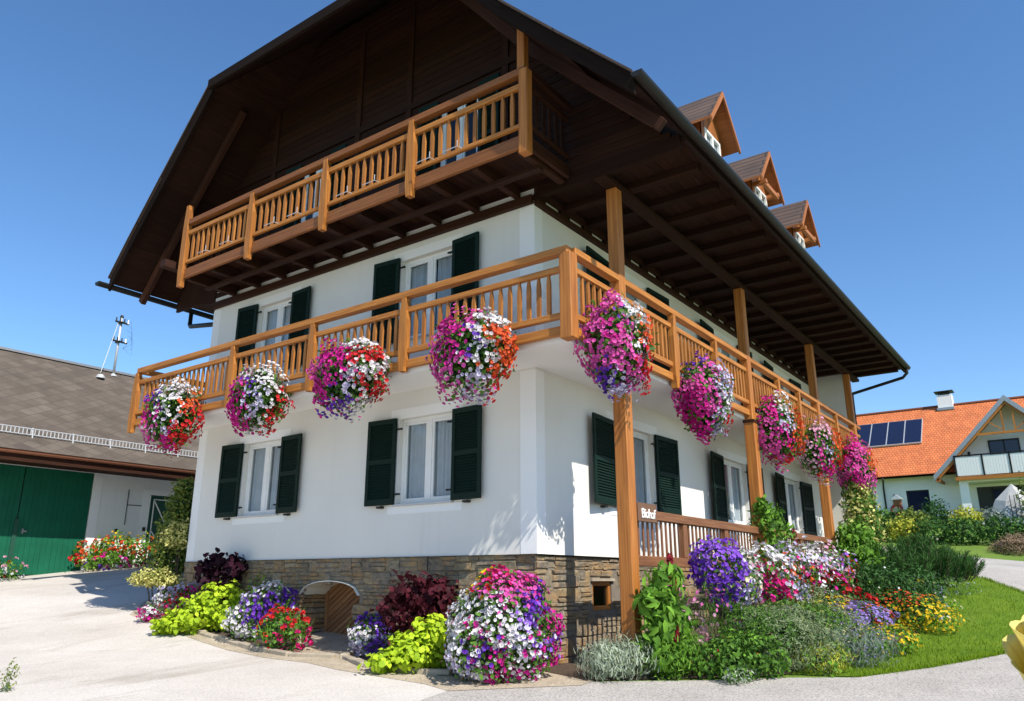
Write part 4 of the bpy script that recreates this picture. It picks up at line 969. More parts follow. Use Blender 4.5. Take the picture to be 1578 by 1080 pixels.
# ------------------------------------------------------------------ petunia boxes on the lower balcony
UA, UBX = np.array([0., -1., 0.]), np.array([1., 0., 0.])
def flower_box(name, label, c, ax, ru, rd, rz, seeds, seed, nb=1900, size=.068, nl=1300, group="flower boxes hanging along the balcony", leaf="leaf_green"):
    rng = np.random.default_rng(seed); c = np.array(c, float); a = ax; out = np.array([-1., 0, 0]) if abs(ax[1]) > .5 else np.array([0, -1., 0])
    t = thing(name, label, "flower box", tuple(c), group)
    rx, ry = (ru, rd) if abs(a[0]) > .5 else (rd, ru)
    lob = [(*c, rx, ry, rz)]
    for k in range(3):
        o = a*rng.uniform(-.35, .35)*ru + np.array([0, 0, rng.uniform(-.25, .3)*rz]); lob.append((*(c+o), rx*.72, ry*.85, rz*.68))
    b = B(); p = c - out*.12 + np.array([0, 0, .18]); hw = ru*.72
    if abs(a[0]) > .5: b.box(p[0]-hw, p[0]+hw, p[1]-.09, p[1]+.09, p[2]-.1, p[2]+.1)
    else: b.box(p[0]-.09, p[0]+.09, p[1]-hw, p[1]+hw, p[2]-.1, p[2]+.1)
    b.build("planter", "planter", t, .01)
    foliage("foliage", t, lob, nl, .085, leaf, rng, r0=.55, r1=1.03, lump=.09)
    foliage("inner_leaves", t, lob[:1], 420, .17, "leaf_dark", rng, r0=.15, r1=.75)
    v = np.array([c[0]-CAM[0], c[1]-CAM[1], 0]); v /= np.linalg.norm(v); ua = np.array([v[1], -v[0], 0])
    re = math.hypot(ru*abs(a @ ua), rd*abs(out @ ua))
    blooms(t, lob, nb, size, seeds, c, re, rz, ua, rng, lump=.11, r=(.96, 1.08), T=TP, jit=.12, scatter=.25, up=.05)
    hang = [(*(c + a*rng.uniform(-.5, .5)*ru + np.array([0, 0, -rz*.85])), .2, .2, .22) for k in range(3)]
    P, Nn = lobes_sample(hang, 26, rng, .3, 1.1, floor=False)
    for k, col in ((0, seeds[0][2]), (1, seeds[-1][2])): stamp(col + "_trailing_blossoms", TP, P[k::2], Nn[k::2], np.full(len(P[k::2]), size), "bloom_"+col, t, rng)
    return t
mg, wh, rd_, pu, pk = "magenta", "white", "red", "purple", "orchid"
flower_box("flower_box", "balcony box at the far left end, white middle and orange red right side", (-1.30, 8.25, 4.50), UA, .66, .48, .66,
           [(-.85, .1, mg, .9), (-.75, -.5, "orchid", .9), (-.7, .4, pu, .6), (-.3, .5, wh), (.2, .85, wh), (.6, .8, wh), (-.35, 0, wh), (-.4, -.45, "pale_lilac", .9), (0, .25, wh, .9), (.35, .35, "orange", .8), (.75, .35, "orange", .8), (.15, -.1, wh, .9), (.55, -.15, rd_, .9), (.2, -.55, rd_, .8), (.65, -.6, rd_, .8), (-.3, -.85, mg, .8), (.9, -.1, rd_, .7)], 11)
flower_box("flower_box", "balcony box over the left ground floor window, mostly white with a magenta left edge", (-1.28, 5.38, 4.47), UA, .64, .46, .60,
           [(-.85, .2, mg), (-.75, -.3, mg), (-.6, -.75, mg), (-.75, .55, "orchid", .9), (-.3, .75, wh), (.2, .5, wh), (.6, .55, wh), (-.25, 0, "pale_lilac"), (-.2, -.5, "pale_lilac", .95), (-.35, .35, pu, .4), (.35, .2, wh), (.6, .05, rd_, .8), (.35, -.3, wh, .5), (.85, .3, wh, .8), (.75, -.4, rd_, .6), (.4, -.75, rd_, .6), (.05, -.8, wh, .4)], 12)
flower_box("flower_box", "widest balcony box on the gable side, left half magenta and right half white with red", (-1.28, 2.95, 4.53), UA, .72, .48, .60,
           [(-.85, .2, "orchid"), (-.55, .4, mg), (-.6, 0, mg), (-.65, -.45, mg), (-.3, -.75, pu, .8), (-.3, .55, mg), (-.3, .05, mg), (.1, .85, wh, .95), (.6, .8, wh, .95), (.1, .45, "red", .8), (.65, .45, "red", .95), (.15, .0, wh), (.5, .1, wh, .9), (0, -.45, "pale_lilac", .95), (.85, .1, wh, .8), (.5, -.4, rd_, .7), (.85, -.35, rd_, .6), (.3, -.75, wh, .5)], 13, 2100)
flower_box("flower_box", "balcony box left of the balcony corner, magenta left, white top and orange red right", (-1.30, .28, 4.46), UA, .68, .48, .64,
           [(-.85, .3, "orchid"), (-.6, .0, mg), (-.7, -.45, "orchid", .9), (-.4, .5, mg), (-.1, .8, "orchid", .9), (.2, .55, wh), (.6, .75, wh), (.1, .1, pu, .5), (.15, .25, wh, .8), (.45, .35, "orange", .9), (.75, .1, "orange", .8), (.15, -.3, wh), (.4, -.15, wh, .8), (.1, -.75, "pale_lilac"), (.6, -.5, "orange", .7), (.8, -.8, rd_, .5), (-.4, -.8, "orchid", .5)], 14, 2100)
flower_box("flower_box", "big pink and purple petunia box beside the balcony corner, before the first wooden post", (-.15, -1.56, 4.56), UBX, .62, .44, .70,
           [(-.7, .6, "orchid"), (-.2, .75, "orchid"), (-.6, 0, "orchid"), (-.1, .2, "magenta"), (-.1, -.3, "orchid"), (-.55, -.45, "orchid", .9), (-.3, -.7, pu, .8), (.1, .5, pu, .4), (.25, .05, "orchid"), (.35, -.45, "orchid"), (.45, .75, wh, .8), (.65, .4, wh, .8), (.95, .25, "orange", .8), (.75, -.1, wh, .7), (.9, -.35, rd_, .7), (.05, -.9, "pale_lilac", .7)], 15, 2100)
flower_box("flower_box", "pink petunia box right of the first wooden post, green at its upper left", (3.10, -1.55, 4.40), UBX, .62, .44, .70,
           [(-.6, .7, pu, .25), (-.1, .8, pu, .4), (-.4, .2, "orchid"), (.2, .3, "orchid"), (-.2, -.2, "magenta"), (.3, -.3, "orchid"), (0, -.7, mg), (.75, .2, "pale_lilac"), (.8, -.25, wh, .8), (.4, -.8, "pale_lilac", .7), (.95, -.5, rd_, .5)], 16, 2100)
flower_box("flower_box", "magenta petunia box right of the second wooden post with a red right edge", (7.15, -1.55, 4.42), UBX, .78, .44, .74,
           [(-.7, .5, mg, .3), (-.2, .5, "magenta"), (-.3, -.1, "orchid"), (-.1, -.6, "orchid"), (.35, .6, wh, .8), (.5, .1, "pale_lilac", .9), (.3, -.4, "magenta"), (.9, .3, "orange", .9), (.95, -.3, "orange", .8), (.6, -.8, rd_, .5)], 17, 1800, .072)
flower_box("flower_box", "sparser pale pink geranium box above the third wooden post with much green showing", (10.3, -1.55, 4.38), UBX, .86, .44, .76,
           [(-.5, .6, "blush", .25), (-.4, .1, "blush", .5), (-.5, -.5, "blush", .4), (.1, .1, "pink", .6), (.3, .5, "blush", .8), (.5, -.1, "pale_lilac", .9), (.3, -.6, mg, .9), (.95, .2, "orange", .8), (-.1, -.85, wh, .4), (.85, -.4, rd_, .6)], 18, 1700, .074)
flower_box("flower_box", "farthest balcony box at the right end of the house, deep pink above a climbing vine", (14.1, -1.55, 4.32), UBX, .98, .46, .80,
           [(-.7, .6, rd_, .6), (-.2, .5, "magenta", .8), (-.4, -.1, "orchid", .9), (.3, .2, "orchid"), (0, -.5, mg), (.5, -.4, "orchid"), (.95, .1, "orange", .6)], 19, 1700, .080)

# ------------------------------------------------------------------ plants on the ground
def pt(l, t): return CAM[:2] + FW[:2]*t + RT[:2]*l
def plant(name, label, cat, base, lobes, parts, seed, group=None):
    """base: world x, y; lobes: (dl, dt, z, rl, rt, rz) in metres: to the right, away, up"""
    rng = np.random.default_rng(seed); x, y = base; z = g(x, y); t = thing(name, label, cat, (x, y, z), group)
    LB = []
    for l in lobes:
        p = np.array([x, y, z]) + RT*l[0] + FW*l[1]; LB.append((p[0], p[1], z+l[2], l[3], l[4], l[5]))
    A = np.array(LB); c = A[:, :3].mean(0); ru = max(np.abs((A[:, :3]-c)@RT)+A[:, 3]); rz = (A[:, 2]+A[:, 5]).max()-c[2]
    for p in parts:
        kind = p[0]; kw = p[-1] if isinstance(p[-1], dict) else {}
        if kind == "leaf": foliage(kw.pop("name", "foliage"), t, LB, p[1], p[2], p[3], rng, **kw)
        elif kind == "bloom": blooms(t, LB, p[1], p[2], p[3], c, ru, rz, RT, rng, **kw)
        elif kind == "stem":
            b = B()
            for k in range(p[1]):
                i = rng.integers(len(LB)); q = np.array(LB[i][:3]) + rng.normal(size=3)*np.array(LB[i][3:])*.35
                b.tube([(x+rng.normal()*.06, y+rng.normal()*.06, z-.03), ((x+q[0])/2, (y+q[1])/2, (z+q[2])/2), tuple(q)], p[2], 5, p[2]*.5)
            b.build("stem", p[3], t)
    return t
# left front
plant("petunia_mound", "giant dome of white, purple and magenta petunias at the stone corner of the house", "petunias", tuple(pt(-.10, 11.28)),
      [(0, 0, .72, .66, .54, .66), (-.20, -.08, .42, .62, .46, .44), (.20, .0, .55, .60, .46, .56), (-.06, 0, 1.0, .48, .42, .40), (.22, .02, .95, .40, .38, .36), (-.34, .02, .70, .42, .38, .40)],
      [("leaf", 3400, .08, "leaf_green", dict(r0=.62, r1=1.06, lump=.1)), ("bloom", 3700, .066,
        [(-.45, .85, "yellow", .4), (-.3, .8, "crimson", .5), (-.1, .95, "cerise", .95), (.1, .75, "orchid"), (.35, .72, "orchid"), (-.2, .65, "orchid"), (.55, .45, "purple", .9), (.1, .5, "orchid", .95), (-.25, .42, "white", .9), (-.6, .3, wh), (-.2, .15, wh, .95), (.15, .2, wh), (.45, .12, "violet"), (.75, .25, mg), (.88, -.1, mg), (.45, -.1, "pale_lilac"), (.65, -.35, "violet", .9),
         (-.75, -.05, wh), (-.45, -.15, "magenta", .95), (-.1, -.12, wh, .95), (.2, -.3, wh), (.4, -.45, wh), (-.65, -.5, wh), (-.3, -.55, "purple", .95), (0, -.55, "magenta"), (.3, -.65, wh), (.65, -.7, mg), (-.75, -.85, "pale_lilac"), (-.35, -.9, wh), (-.1, -.85, "magenta"), (.1, -.85, mg), (.4, -.9, wh, .95)], dict(r=(.97, 1.08), lump=.1, scatter=.3, jit=.14))], 21)
plant("coleus", "large burgundy leaved coleus beside the giant petunia dome", "coleus", (-.55, 1.85), [(0, 0, .95, .56, .3, .36), (-.25, 0, .72, .40, .3, .34), (.28, 0, .85, .38, .3, .36), (0, 0, .35, .3, .22, .35)],
      [("leaf", 900, .13, "leaf_burgundy", dict(T=TB, width=.8, r0=.5)), ("stem", 9, .012, "leaf_burgundy")], 22)
plant("sweet_potato_vine", "lime green sweet potato vine spilling over the kerb beside the petunia dome", "vine", (-1.05, 1.45), [(.25, .05, .50, .34, .26, .24), (0, 0, .32, .40, .30, .24), (-.30, -.15, .15, .42, .25, .15), (.1, -.2, .20, .36, .22, .2), (.45, .1, .25, .25, .2, .25)],
      [("leaf", 1500, .095, "leaf_lime", dict(T=TB, width=.9, r0=.6, up=.6, scatter=.5))], 23)
plant("silver_nemesia", "small pale grey flowering trailer between lime vine and petunia dome", "flowers", tuple(pt(-.72, 11.35)), [(0, 0, .35, .2, .2, .35), (.02, .15, .75, .2, .18, .25)],
      [("leaf", 300, .05, "leaf_silver", {}), ("bloom", 120, .045, [(0, 0, "pale_lilac", .7), (0, .6, wh, .4), (0, -.5, "red", .5)])], 24)
plant("petunia_clump", "small white and violet petunia clump right beside the cellar door", "petunias", (-.42, 3.02), [(0, 0, .30, .36, .28, .28), (.18, .05, .26, .26, .22, .24), (-.02, .05, .46, .2, .2, .18)],
      [("leaf", 420, .07, "leaf_green", {}), ("bloom", 620, .062, [(-.5, 0, wh), (-.1, .6, pu, .9), (.1, .1, wh), (.5, .2, pu, .8), (.2, -.6, "violet"), (.75, -.2, "pale_lilac"), (-.5, -.7, "pale_lilac")], dict(lump=.1))], 25)
plant("geranium_clump", "red and cerise geraniums with grassy leaves left of the cellar door", "geraniums", (-1.0, 4.55), [(0, .05, .42, .32, .26, .26), (.22, .0, .30, .30, .25, .26), (-.12, -.05, .22, .30, .24, .22)],
      [("leaf", 420, .085, "leaf_green", {}), ("leaf", 170, .30, "leaf_fresh", dict(T=TG, width=.06, axis=(-.25, 0, 1), name="strap_leaves", r0=.2, r1=.8)), ("bloom", 900, .050, [(-.3, .6, "red"), (.1, .6, "red"), (.4, .3, "red"), (-.3, .1, "orange", .25), (.5, -.1, "cerise"), (.85, -.3, "cerise"), (.2, -.1, "cerise", .4), (-.5, -.5, "red", .05)], dict(clump=9))], 26)
plant("petunia_clump", "dark blue and white petunia clump between lime vine and red geraniums", "petunias", (-.62, 5.6), [(0, 0, .55, .46, .3, .36), (.2, 0, .70, .34, .28, .3), (-.25, -.1, .35, .34, .3, .3)],
      [("leaf", 480, .075, "leaf_green", {}), ("bloom", 900, .068, [(-.3, .6, "pale_lilac", .8), (.2, .8, wh, .6), (.3, .3, pu), (.7, .3, pu, .9), (.1, .0, "purple"), (-.3, .1, "violet", .7), (-.6, -.2, wh), (-.4, -.7, wh), (0, -.4, "purple", .9), (.6, -.2, wh, .4)])], 27)
plant("sweet_potato_vine", "lime green sweet potato vine heaped beside the blue petunias on the left", "vine", (-.72, 7.0), [(.15, .1, .55, .52, .35, .35), (-.1, 0, .34, .60, .36, .3), (-.45, -.15, .2, .5, .3, .2), (.35, .1, .3, .4, .3, .3), (-.75, -.2, .12, .3, .22, .14)],
      [("leaf", 2100, .095, "leaf_lime", dict(T=TB, width=.9, r0=.6, up=.6, scatter=.5))], 28)
plant("coleus", "dark plum coleus against the left stone wall behind the lime vine", "coleus", (-.35, 7.35), [(0, .1, .98, .45, .26, .38), (.3, .05, 1.12, .28, .22, .26), (-.28, .1, 1.1, .3, .22, .28), (0, 0, .5, .3, .22, .4)],
      [("leaf", 640, .135, "leaf_plum", dict(T=TB, width=.75, r0=.45)), ("stem", 8, .013, "leaf_plum")], 29)
plant("shade_plant", "small olive green plant against the stone wall beside the plum coleus", "plant", (-.25, 6.3), [(0, 0, .75, .26, .2, .28), (0, 0, .35, .2, .18, .35)], [("leaf", 260, .085, "leaf_olive", {}), ("bloom", 16, .05, [(0, 0, "orange", .8)])], 30)
plant("petunia_clump", "leftmost petunia clump, white and crimson with a magenta tip by the driveway", "petunias", (-.55, 8.7), [(0, 0, .36, .34, .26, .30), (.25, .1, .45, .3, .26, .26), (-.32, -.15, .16, .24, .22, .16)],
      [("leaf", 420, .07, "leaf_green", {}), ("bloom", 800, .066, [(-.75, -.7, mg), (-.3, .3, wh), (-.3, -.2, wh, .9), (0, .6, "pale_lilac", .8), (.3, .3, "crimson", .9), (.65, .2, "magenta", .7), (.2, -.3, "cerise", .9), (.75, -.1, pu, .8)])], 31)
vs = plant("variegated_shrub", "tall variegated evergreen shrub at the left corner of the house", "shrub", (.12, 10.0),
      [(.12, 0, 2.15, .38, .40, .42), (.02, 0, 1.55, .46, .44, .5), (.0, 0, 1.0, .5, .42, .45), (.14, 0, 2.6, .26, .28, .26)],
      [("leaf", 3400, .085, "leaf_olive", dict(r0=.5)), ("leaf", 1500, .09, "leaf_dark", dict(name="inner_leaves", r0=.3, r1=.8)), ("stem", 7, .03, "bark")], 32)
for k, (dl, dt, z, r, rz) in enumerate([(.28, -.35, 1.62, .36, .28), (-.12, -.4, .72, .52, .18)]):
    plant("euonymus", ["pale yellow euonymus ball against the tall variegated shrub", "pale yellow euonymus spreading low under the tall variegated shrub"][k], "shrub", tuple(np.array([.12, 10.0]) + RT[:2]*dl + FW[:2]*dt),
          [(0, 0, z, r, r*.8, rz), (-.15, 0, z-.05, r*.8, r*.7, rz*.8), (.18, 0, z-.08, r*.7, r*.7, rz*.8)], [("leaf", 1300, .07, "leaf_variegated", dict(r0=.6)), ("leaf", 500, .07, "leaf_olive", dict(name="inner_leaves", r0=.3, r1=.8)), ("stem", 4, .02, "bark")], 33+k)
# by the barn
plant("geranium_bed", "bed of orange red geraniums with white and purple petunias along the barn wall", "flower bed", (2.75, 17.35), [(-.75, -.2, .38, .55, .4, .4), (-.1, 0, .55, .6, .4, .45), (.55, .15, .5, .55, .4, .45), (-.2, -.35, .25, .8, .35, .25)],
      [("leaf", 2200, .10, "leaf_fresh", {}), ("bloom", 1500, .07, [(-.7, -.3, "red"), (-.5, .2, "orange", .8), (-.1, .3, "orange", .8), (.4, .4, "orange", .9), (.75, .2, "orange", .8), (.4, .9, "yellow", .15), (-.35, -.6, "cream", .9), (0, -.5, "purple"), (.15, -.3, mg), (.45, -.6, wh), (.85, -.5, "cerise", .9)], dict(clump=5))], 40)
plant("geranium_bed", "small clump of red and white flowers before the green barn door at the left edge", "flower bed", (-.25, 17.3), [(0, 0, .28, .34, .3, .28)], [("leaf", 160, .09, "leaf_green", {}), ("bloom", 160, .06, [(-.3, 0, "red"), (.3, .2, "blush", .8), (.4, -.3, "white", .7)], dict(clump=5))], 41)
plant("weed", "wispy weed at the bottom left edge of the driveway", "weed", (-5.19, 4.50), [(0, 0, .12, .10, .1, .14), (.05, 0, .25, .08, .08, .14)], [("leaf", 70, .06, "leaf_olive", dict(width=.35)), ("stem", 12, .004, "stem_green")], 42)

# a moped mostly hidden behind the shrub
mp = thing("moped", "dark moped half hidden behind the variegated shrub, silver wheel showing", "moped", (2.75, 14.6, 1.22))
def wheel(x, y, z, r):
    b = B(); ring = [(x+r*math.cos(6.2832*k/20), y, z+r*math.sin(6.2832*k/20)) for k in range(21)]; b.tube(ring, .045, 8); w = b.build("wheel", "black_rubber", mp, smooth=True)
    b = B(); b.tube([(x+(r-.07)*math.cos(6.2832*k/20), y, z+(r-.07)*math.sin(6.2832*k/20)) for k in range(21)], .022, 6)
    for k in range(8): b.tube([(x, y, z), (x+(r-.07)*math.cos(.785*k), y, z+(r-.07)*math.sin(.785*k))], .009, 4)
    b.tube([(x, y-.06, z), (x, y+.06, z)], .06, 8); b.build("rim", "zinc", w)
mz = g(2.75, 14.6)
wheel(2.32, 14.6, mz+.29, .25); wheel(3.5, 14.6, mz+.29, .25)
b = B(); b.tube([(2.32, 14.52, mz+.29), (2.52, 14.6, mz+.85), (2.6, 14.6, mz+1.0)], .03); b.tube([(2.55, 14.6, mz+.7), (2.8, 14.6, mz+.35), (3.5, 14.6, mz+.29)], .045); b.tube([(2.6, 14.3, mz+1.02), (2.6, 14.9, mz+1.02)], .018); b.build("frame", "dark_metal", mp, smooth=True)
b = B(); b.prism([(3.0, 14.47, mz+.45), (3.75, 14.47, mz+.5), (3.8, 14.47, mz+.72), (3.05, 14.47, mz+.78)], (0, .26, 0)); b.prism([(2.42, 14.46, mz+.45), (2.58, 14.46, mz+.45), (2.68, 14.46, mz+.95), (2.5, 14.46, mz+.95)], (0, .28, 0)); b.build("body", "dark_metal", mp, .02)
b = B(); b.box(2.95, 3.75, 14.48, 14.72, mz+.76, mz+.84); b.build("saddle", "black_rubber", mp, .02)

# right front garden
def wpt(x, y): return (x, y)
plant("lavender_bush", "low silver lavender bush at the road edge beside the stone corner", "shrub", tuple(pt(1.42, 11.35)), [(0, 0, .22, .50, .34, .30), (-.2, 0, .2, .34, .3, .26), (.25, 0, .24, .34, .3, .27)],
      [("leaf", 2400, .105, "leaf_silver", dict(T=TG, width=.11, axis=(0, 0, 1.0), r0=.4, r1=1.12, scatter=.5)), ("leaf", 500, .06, "leaf_grey", dict(name="inner_leaves", r0=.2, r1=.8))], 50)
am = plant("amaranth", "tall green amaranth with drooping leaves and dark red tassel before the first wooden post", "amaranth", (.62, -1.72), [(.05, 0, 1.28, .26, .22, .26), (-.08, 0, 1.0, .40, .26, .28), (.06, 0, .72, .44, .28, .30), (-.05, 0, .40, .42, .25, .32)],
      [("leaf", 620, .18, "leaf_fresh", dict(T=TB, width=.44, r0=.55, droop=.7, scatter=.6)), ("leaf", 160, .15, "leaf_green", dict(T=TB, width=.5, name="inner_leaves", r0=.2, r1=.7)), ("stem", 7, .016, "stem_green")], 51)
def tassel(par, p, L_, seed, r=.045):
    rng = np.random.default_rng(seed); s = rng.uniform(0, 1, 260); a = rng.uniform(0, 6.28, 260); rr = r*(1-.5*s)*rng.uniform(.5, 1, 260)
    P = np.array(p)[None] + np.stack([rr*np.cos(a), rr*np.sin(a), -s*L_], 1); stamp("tassel", TL, P, np.stack([np.cos(a), np.sin(a), .2*np.ones(260)], 1), np.full(260, .045), "amaranth_red", par, rng)
tassel(am, (.70, -1.82, 1.60), .42, 3); tassel(am, (.50, -1.95, .62), .18, 4, .03)
plant("green_clump", "feathery bright green clump at the road edge right of the silver lavender", "plant", tuple(pt(2.18, 11.35)), [(0, 0, .25, .36, .3, .30), (.2, .1, .32, .3, .3, .3), (-.2, .15, .3, .28, .25, .3)], [("leaf", 1500, .10, "leaf_fresh", dict(T=TG, width=.16, axis=(0, 0, .7), r0=.4)), ("leaf", 300, .07, "leaf_green", dict(name="inner_leaves", r0=.2, r1=.8))], 52)
plant("cosmos", "airy pink cosmos behind the road edge clumps right of the amaranth", "cosmos", tuple(pt(2.72, 11.95)), [(-.15, 0, .62, .40, .25, .45), (.2, 0, .80, .36, .25, .36), (-.30, 0, .9, .25, .22, .30)],
      [("leaf", 900, .13, "leaf_green", dict(T=TG, width=.05, axis=(0, 0, .8), r0=.1, r1=1.0)), ("stem", 26, .005, "stem_green"), ("bloom", 170, .075, [(0, 0, "blush", .8), (-.6, .6, "pink", .9), (.5, .5, "pink", .9), (-.5, -.4, "blush", .9)], dict(T=TD, r=(.7, 1.15), scatter=.6))], 53)
plant("rose_bush", "leafy green bush with rusty young leaves in the middle of the road edge", "shrub", tuple(pt(3.05, 11.45)), [(0, 0, .26, .52, .34, .32), (.4, .05, .26, .42, .33, .32), (-.42, .0, .22, .3, .28, .26)],
      [("leaf", 1300, .082, "leaf_green", dict(r0=.5, up=.4)), ("leaf", 260, .08, "leaf_fresh", dict(name="upper_leaves", r0=.9, r1=1.15)), ("bloom", 40, .03, [(0, .2, "red", .5), (.4, .5, "orange", .4)], dict(T=TS))], 54)
plant("fleabane", "low grey green ground shrub at the foot of the leafy bush", "plant", tuple(pt(2.95, 11.15)), [(.1, 0, .08, .42, .16, .12)], [("leaf", 420, .05, "leaf_silver", dict(width=.35)), ("leaf", 200, .05, "leaf_green", dict(name="inner_leaves"))], 55)
plant("petunia_mound", "dense blue violet petunia mound hanging before the terrace railing", "petunias", (1.86, -2.08), [(0, 0, 1.36, .46, .36, .42), (.24, .0, 1.2, .38, .34, .38), (-.12, 0, 1.5, .30, .28, .30), (.1, 0, .6, .3, .28, .6)],
      [("leaf", 900, .075, "leaf_green", {}), ("bloom", 1500, .068, [(-.3, .9, "violet"), (.2, .8, "violet"), (-.4, .5, "violet"), (.3, .45, "violet"), (-.5, .2, pu), (0, .25, pu), (.5, .25, "violet"), (.9, .3, "white", .7), (.95, 0, "cream", .6), (.3, 0, pu, .9), (-.2, -.1, "purple", .7), (.6, -.2, "pale_lilac", .6), (0, -.6, pu, .05)], dict(lump=.1))], 56)
plant("petunia_mound", "mixed white, salmon and cerise petunia mound right of the blue violet mound", "petunias", (3.2, -2.25), [(0, 0, 1.28, .46, .36, .42), (.3, 0, 1.1, .40, .36, .44), (-.3, 0, 1.15, .36, .34, .4), (.1, 0, .6, .45, .34, .55)],
      [("leaf", 900, .08, "leaf_green", {}), ("bloom", 1500, .070, [(-.7, .5, "cream", .7), (-.3, .85, wh), (.2, .85, wh, .9), (-.2, .4, "blush", .7), (.15, .35, "cerise"), (.3, .1, "cerise"), (.55, .5, wh), (.75, .2, "pale_lilac", .9), (-.5, .1, wh, .6), (0, 0, "magenta", .9), (.9, .5, "orange", .8), (-.3, -.2, "pink", .5), (.2, -.6, "red", .12)], dict(lump=.15))], 57)
plant("petunia_mound", "long white and pink petunia bank along the far half of the terrace railing", "petunias", (6.6, -2.15), [(-.7, -.9, 1.0, .60, .5, .5), (0, 0, 1.05, .60, .6, .48), (.5, .9, 1.0, .60, .7, .46), (-.3, -.3, .6, .9, .9, .5), (.9, 1.8, .95, .5, .7, .44)],
      [("leaf", 1500, .09, "leaf_green", {}), ("bloom", 2300, .076, [(-.8, .3, "orange", .6), (-.7, .7, "pale_lilac"), (-.5, .2, "magenta", .8), (-.3, .7, wh), (0, .8, wh), (-.2, .3, "blush", .8), (.1, .4, "pale_lilac"), (.3, .8, "blush", .8), (.5, .7, wh), (.6, .5, "violet", .9), (.1, 0, "magenta"), (-.2, -.1, wh, .8), (.4, .2, "blush", .7), (.85, .4, "orange", .7), (.2, -.4, "red", .6), (-.4, -.5, "blush", .3), (.7, -.2, "red", .2)], dict(lump=.15))], 58)
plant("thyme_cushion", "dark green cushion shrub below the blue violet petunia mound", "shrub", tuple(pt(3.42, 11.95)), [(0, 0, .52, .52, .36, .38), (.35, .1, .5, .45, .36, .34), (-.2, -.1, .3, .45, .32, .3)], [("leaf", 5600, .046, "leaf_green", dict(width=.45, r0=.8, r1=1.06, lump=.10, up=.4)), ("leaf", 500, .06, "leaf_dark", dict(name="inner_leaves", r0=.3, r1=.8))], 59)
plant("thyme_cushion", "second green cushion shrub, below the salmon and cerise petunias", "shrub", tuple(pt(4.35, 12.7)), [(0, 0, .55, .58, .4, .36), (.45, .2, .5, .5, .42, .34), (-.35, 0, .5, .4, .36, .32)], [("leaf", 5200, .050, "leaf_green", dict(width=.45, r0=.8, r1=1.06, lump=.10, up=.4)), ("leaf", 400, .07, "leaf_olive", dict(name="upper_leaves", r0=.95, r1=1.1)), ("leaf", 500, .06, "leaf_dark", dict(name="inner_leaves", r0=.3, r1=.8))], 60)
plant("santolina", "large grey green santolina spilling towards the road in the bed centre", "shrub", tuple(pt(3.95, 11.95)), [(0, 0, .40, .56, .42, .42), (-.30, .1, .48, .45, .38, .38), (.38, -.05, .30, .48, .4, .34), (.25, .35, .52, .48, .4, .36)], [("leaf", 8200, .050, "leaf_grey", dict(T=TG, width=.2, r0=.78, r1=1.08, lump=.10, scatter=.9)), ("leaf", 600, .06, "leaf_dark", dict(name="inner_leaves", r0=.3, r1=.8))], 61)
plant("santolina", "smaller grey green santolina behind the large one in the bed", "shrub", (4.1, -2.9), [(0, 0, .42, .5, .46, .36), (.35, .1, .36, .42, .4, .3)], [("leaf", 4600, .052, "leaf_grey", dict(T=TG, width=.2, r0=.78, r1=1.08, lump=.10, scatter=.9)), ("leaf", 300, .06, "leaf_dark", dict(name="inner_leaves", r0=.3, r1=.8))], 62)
plant("lime_clump", "yellow green low clump at the road edge beside the large santolina", "plant", tuple(pt(4.35, 11.75)), [(0, 0, .14, .34, .3, .2), (.2, .2, .2, .3, .3, .2)], [("leaf", 800, .075, "leaf_gold", dict(T=TG, width=.2, axis=(0, 0, .7))), ("leaf", 300, .07, "leaf_fresh", dict(name="inner_leaves"))], 63)
plant("lavender_bush", "blue grey lavender bush at the right end of the bed's road edge", "shrub", tuple(pt(5.05, 12.2)), [(0, 0, .26, .42, .36, .30), (.3, .05, .24, .36, .34, .28), (-.25, .1, .24, .3, .3, .26)], [("leaf", 1700, .11, "leaf_blue", dict(T=TG, width=.07, axis=(0, 0, .9), r0=.3, r1=1.1)), ("leaf", 300, .07, "leaf_green", dict(name="inner_leaves", r0=.2, r1=.8)), ("bloom", 160, .022, [(0, .4, "lavender", .8)], dict(T=TS, r=(1.0, 1.2)))], 64)
plant("aster", "pale lavender asters in a low band along the middle of the bed", "asters", tuple(pt(5.62, 14.25)), [(-.7, 0, .42, .55, .42, .24), (0, 0, .40, .6, .45, .24), (.55, .15, .46, .55, .45, .26), (.2, .5, .5, .5, .4, .24)],
      [("leaf", 800, .06, "leaf_green", {}), ("bloom", 2600, .060, [(-.5, .2, "lavender"), (0, .3, "lavender"), (.5, .3, "lavender"), (.3, .8, "lavender", .8), (-.2, -.5, "lavender", .4), (.6, -.3, "lavender", .5), (.05, .9, "yellow", .4)], dict(T=TD, r=(.98, 1.12), up=.7))], 65)
plant("cream_flowers", "small cream white flower clump below the lavender asters", "flowers", tuple(pt(5.05, 13.0)), [(0, 0, .38, .28, .24, .18)], [("leaf", 150, .06, "leaf_fresh", {}), ("bloom", 190, .052, [(0, 0, "cream")], dict(up=.6))], 66)
plant("marigold", "yellow marigold clump below the lavender asters near the lawn", "marigolds", tuple(pt(6.15, 13.35)), [(0, 0, .26, .40, .34, .22), (-.35, .1, .26, .34, .3, .2), (.2, .25, .24, .3, .3, .22)], [("leaf", 700, .065, "leaf_fresh", {}), ("bloom", 560, .055, [(0, .3, "yellow"), (-.6, .3, "yellow", .5), (.5, .1, "yellow", .8), (0, -.5, "yellow", .15)], dict(T=TD, up=.7))], 67)
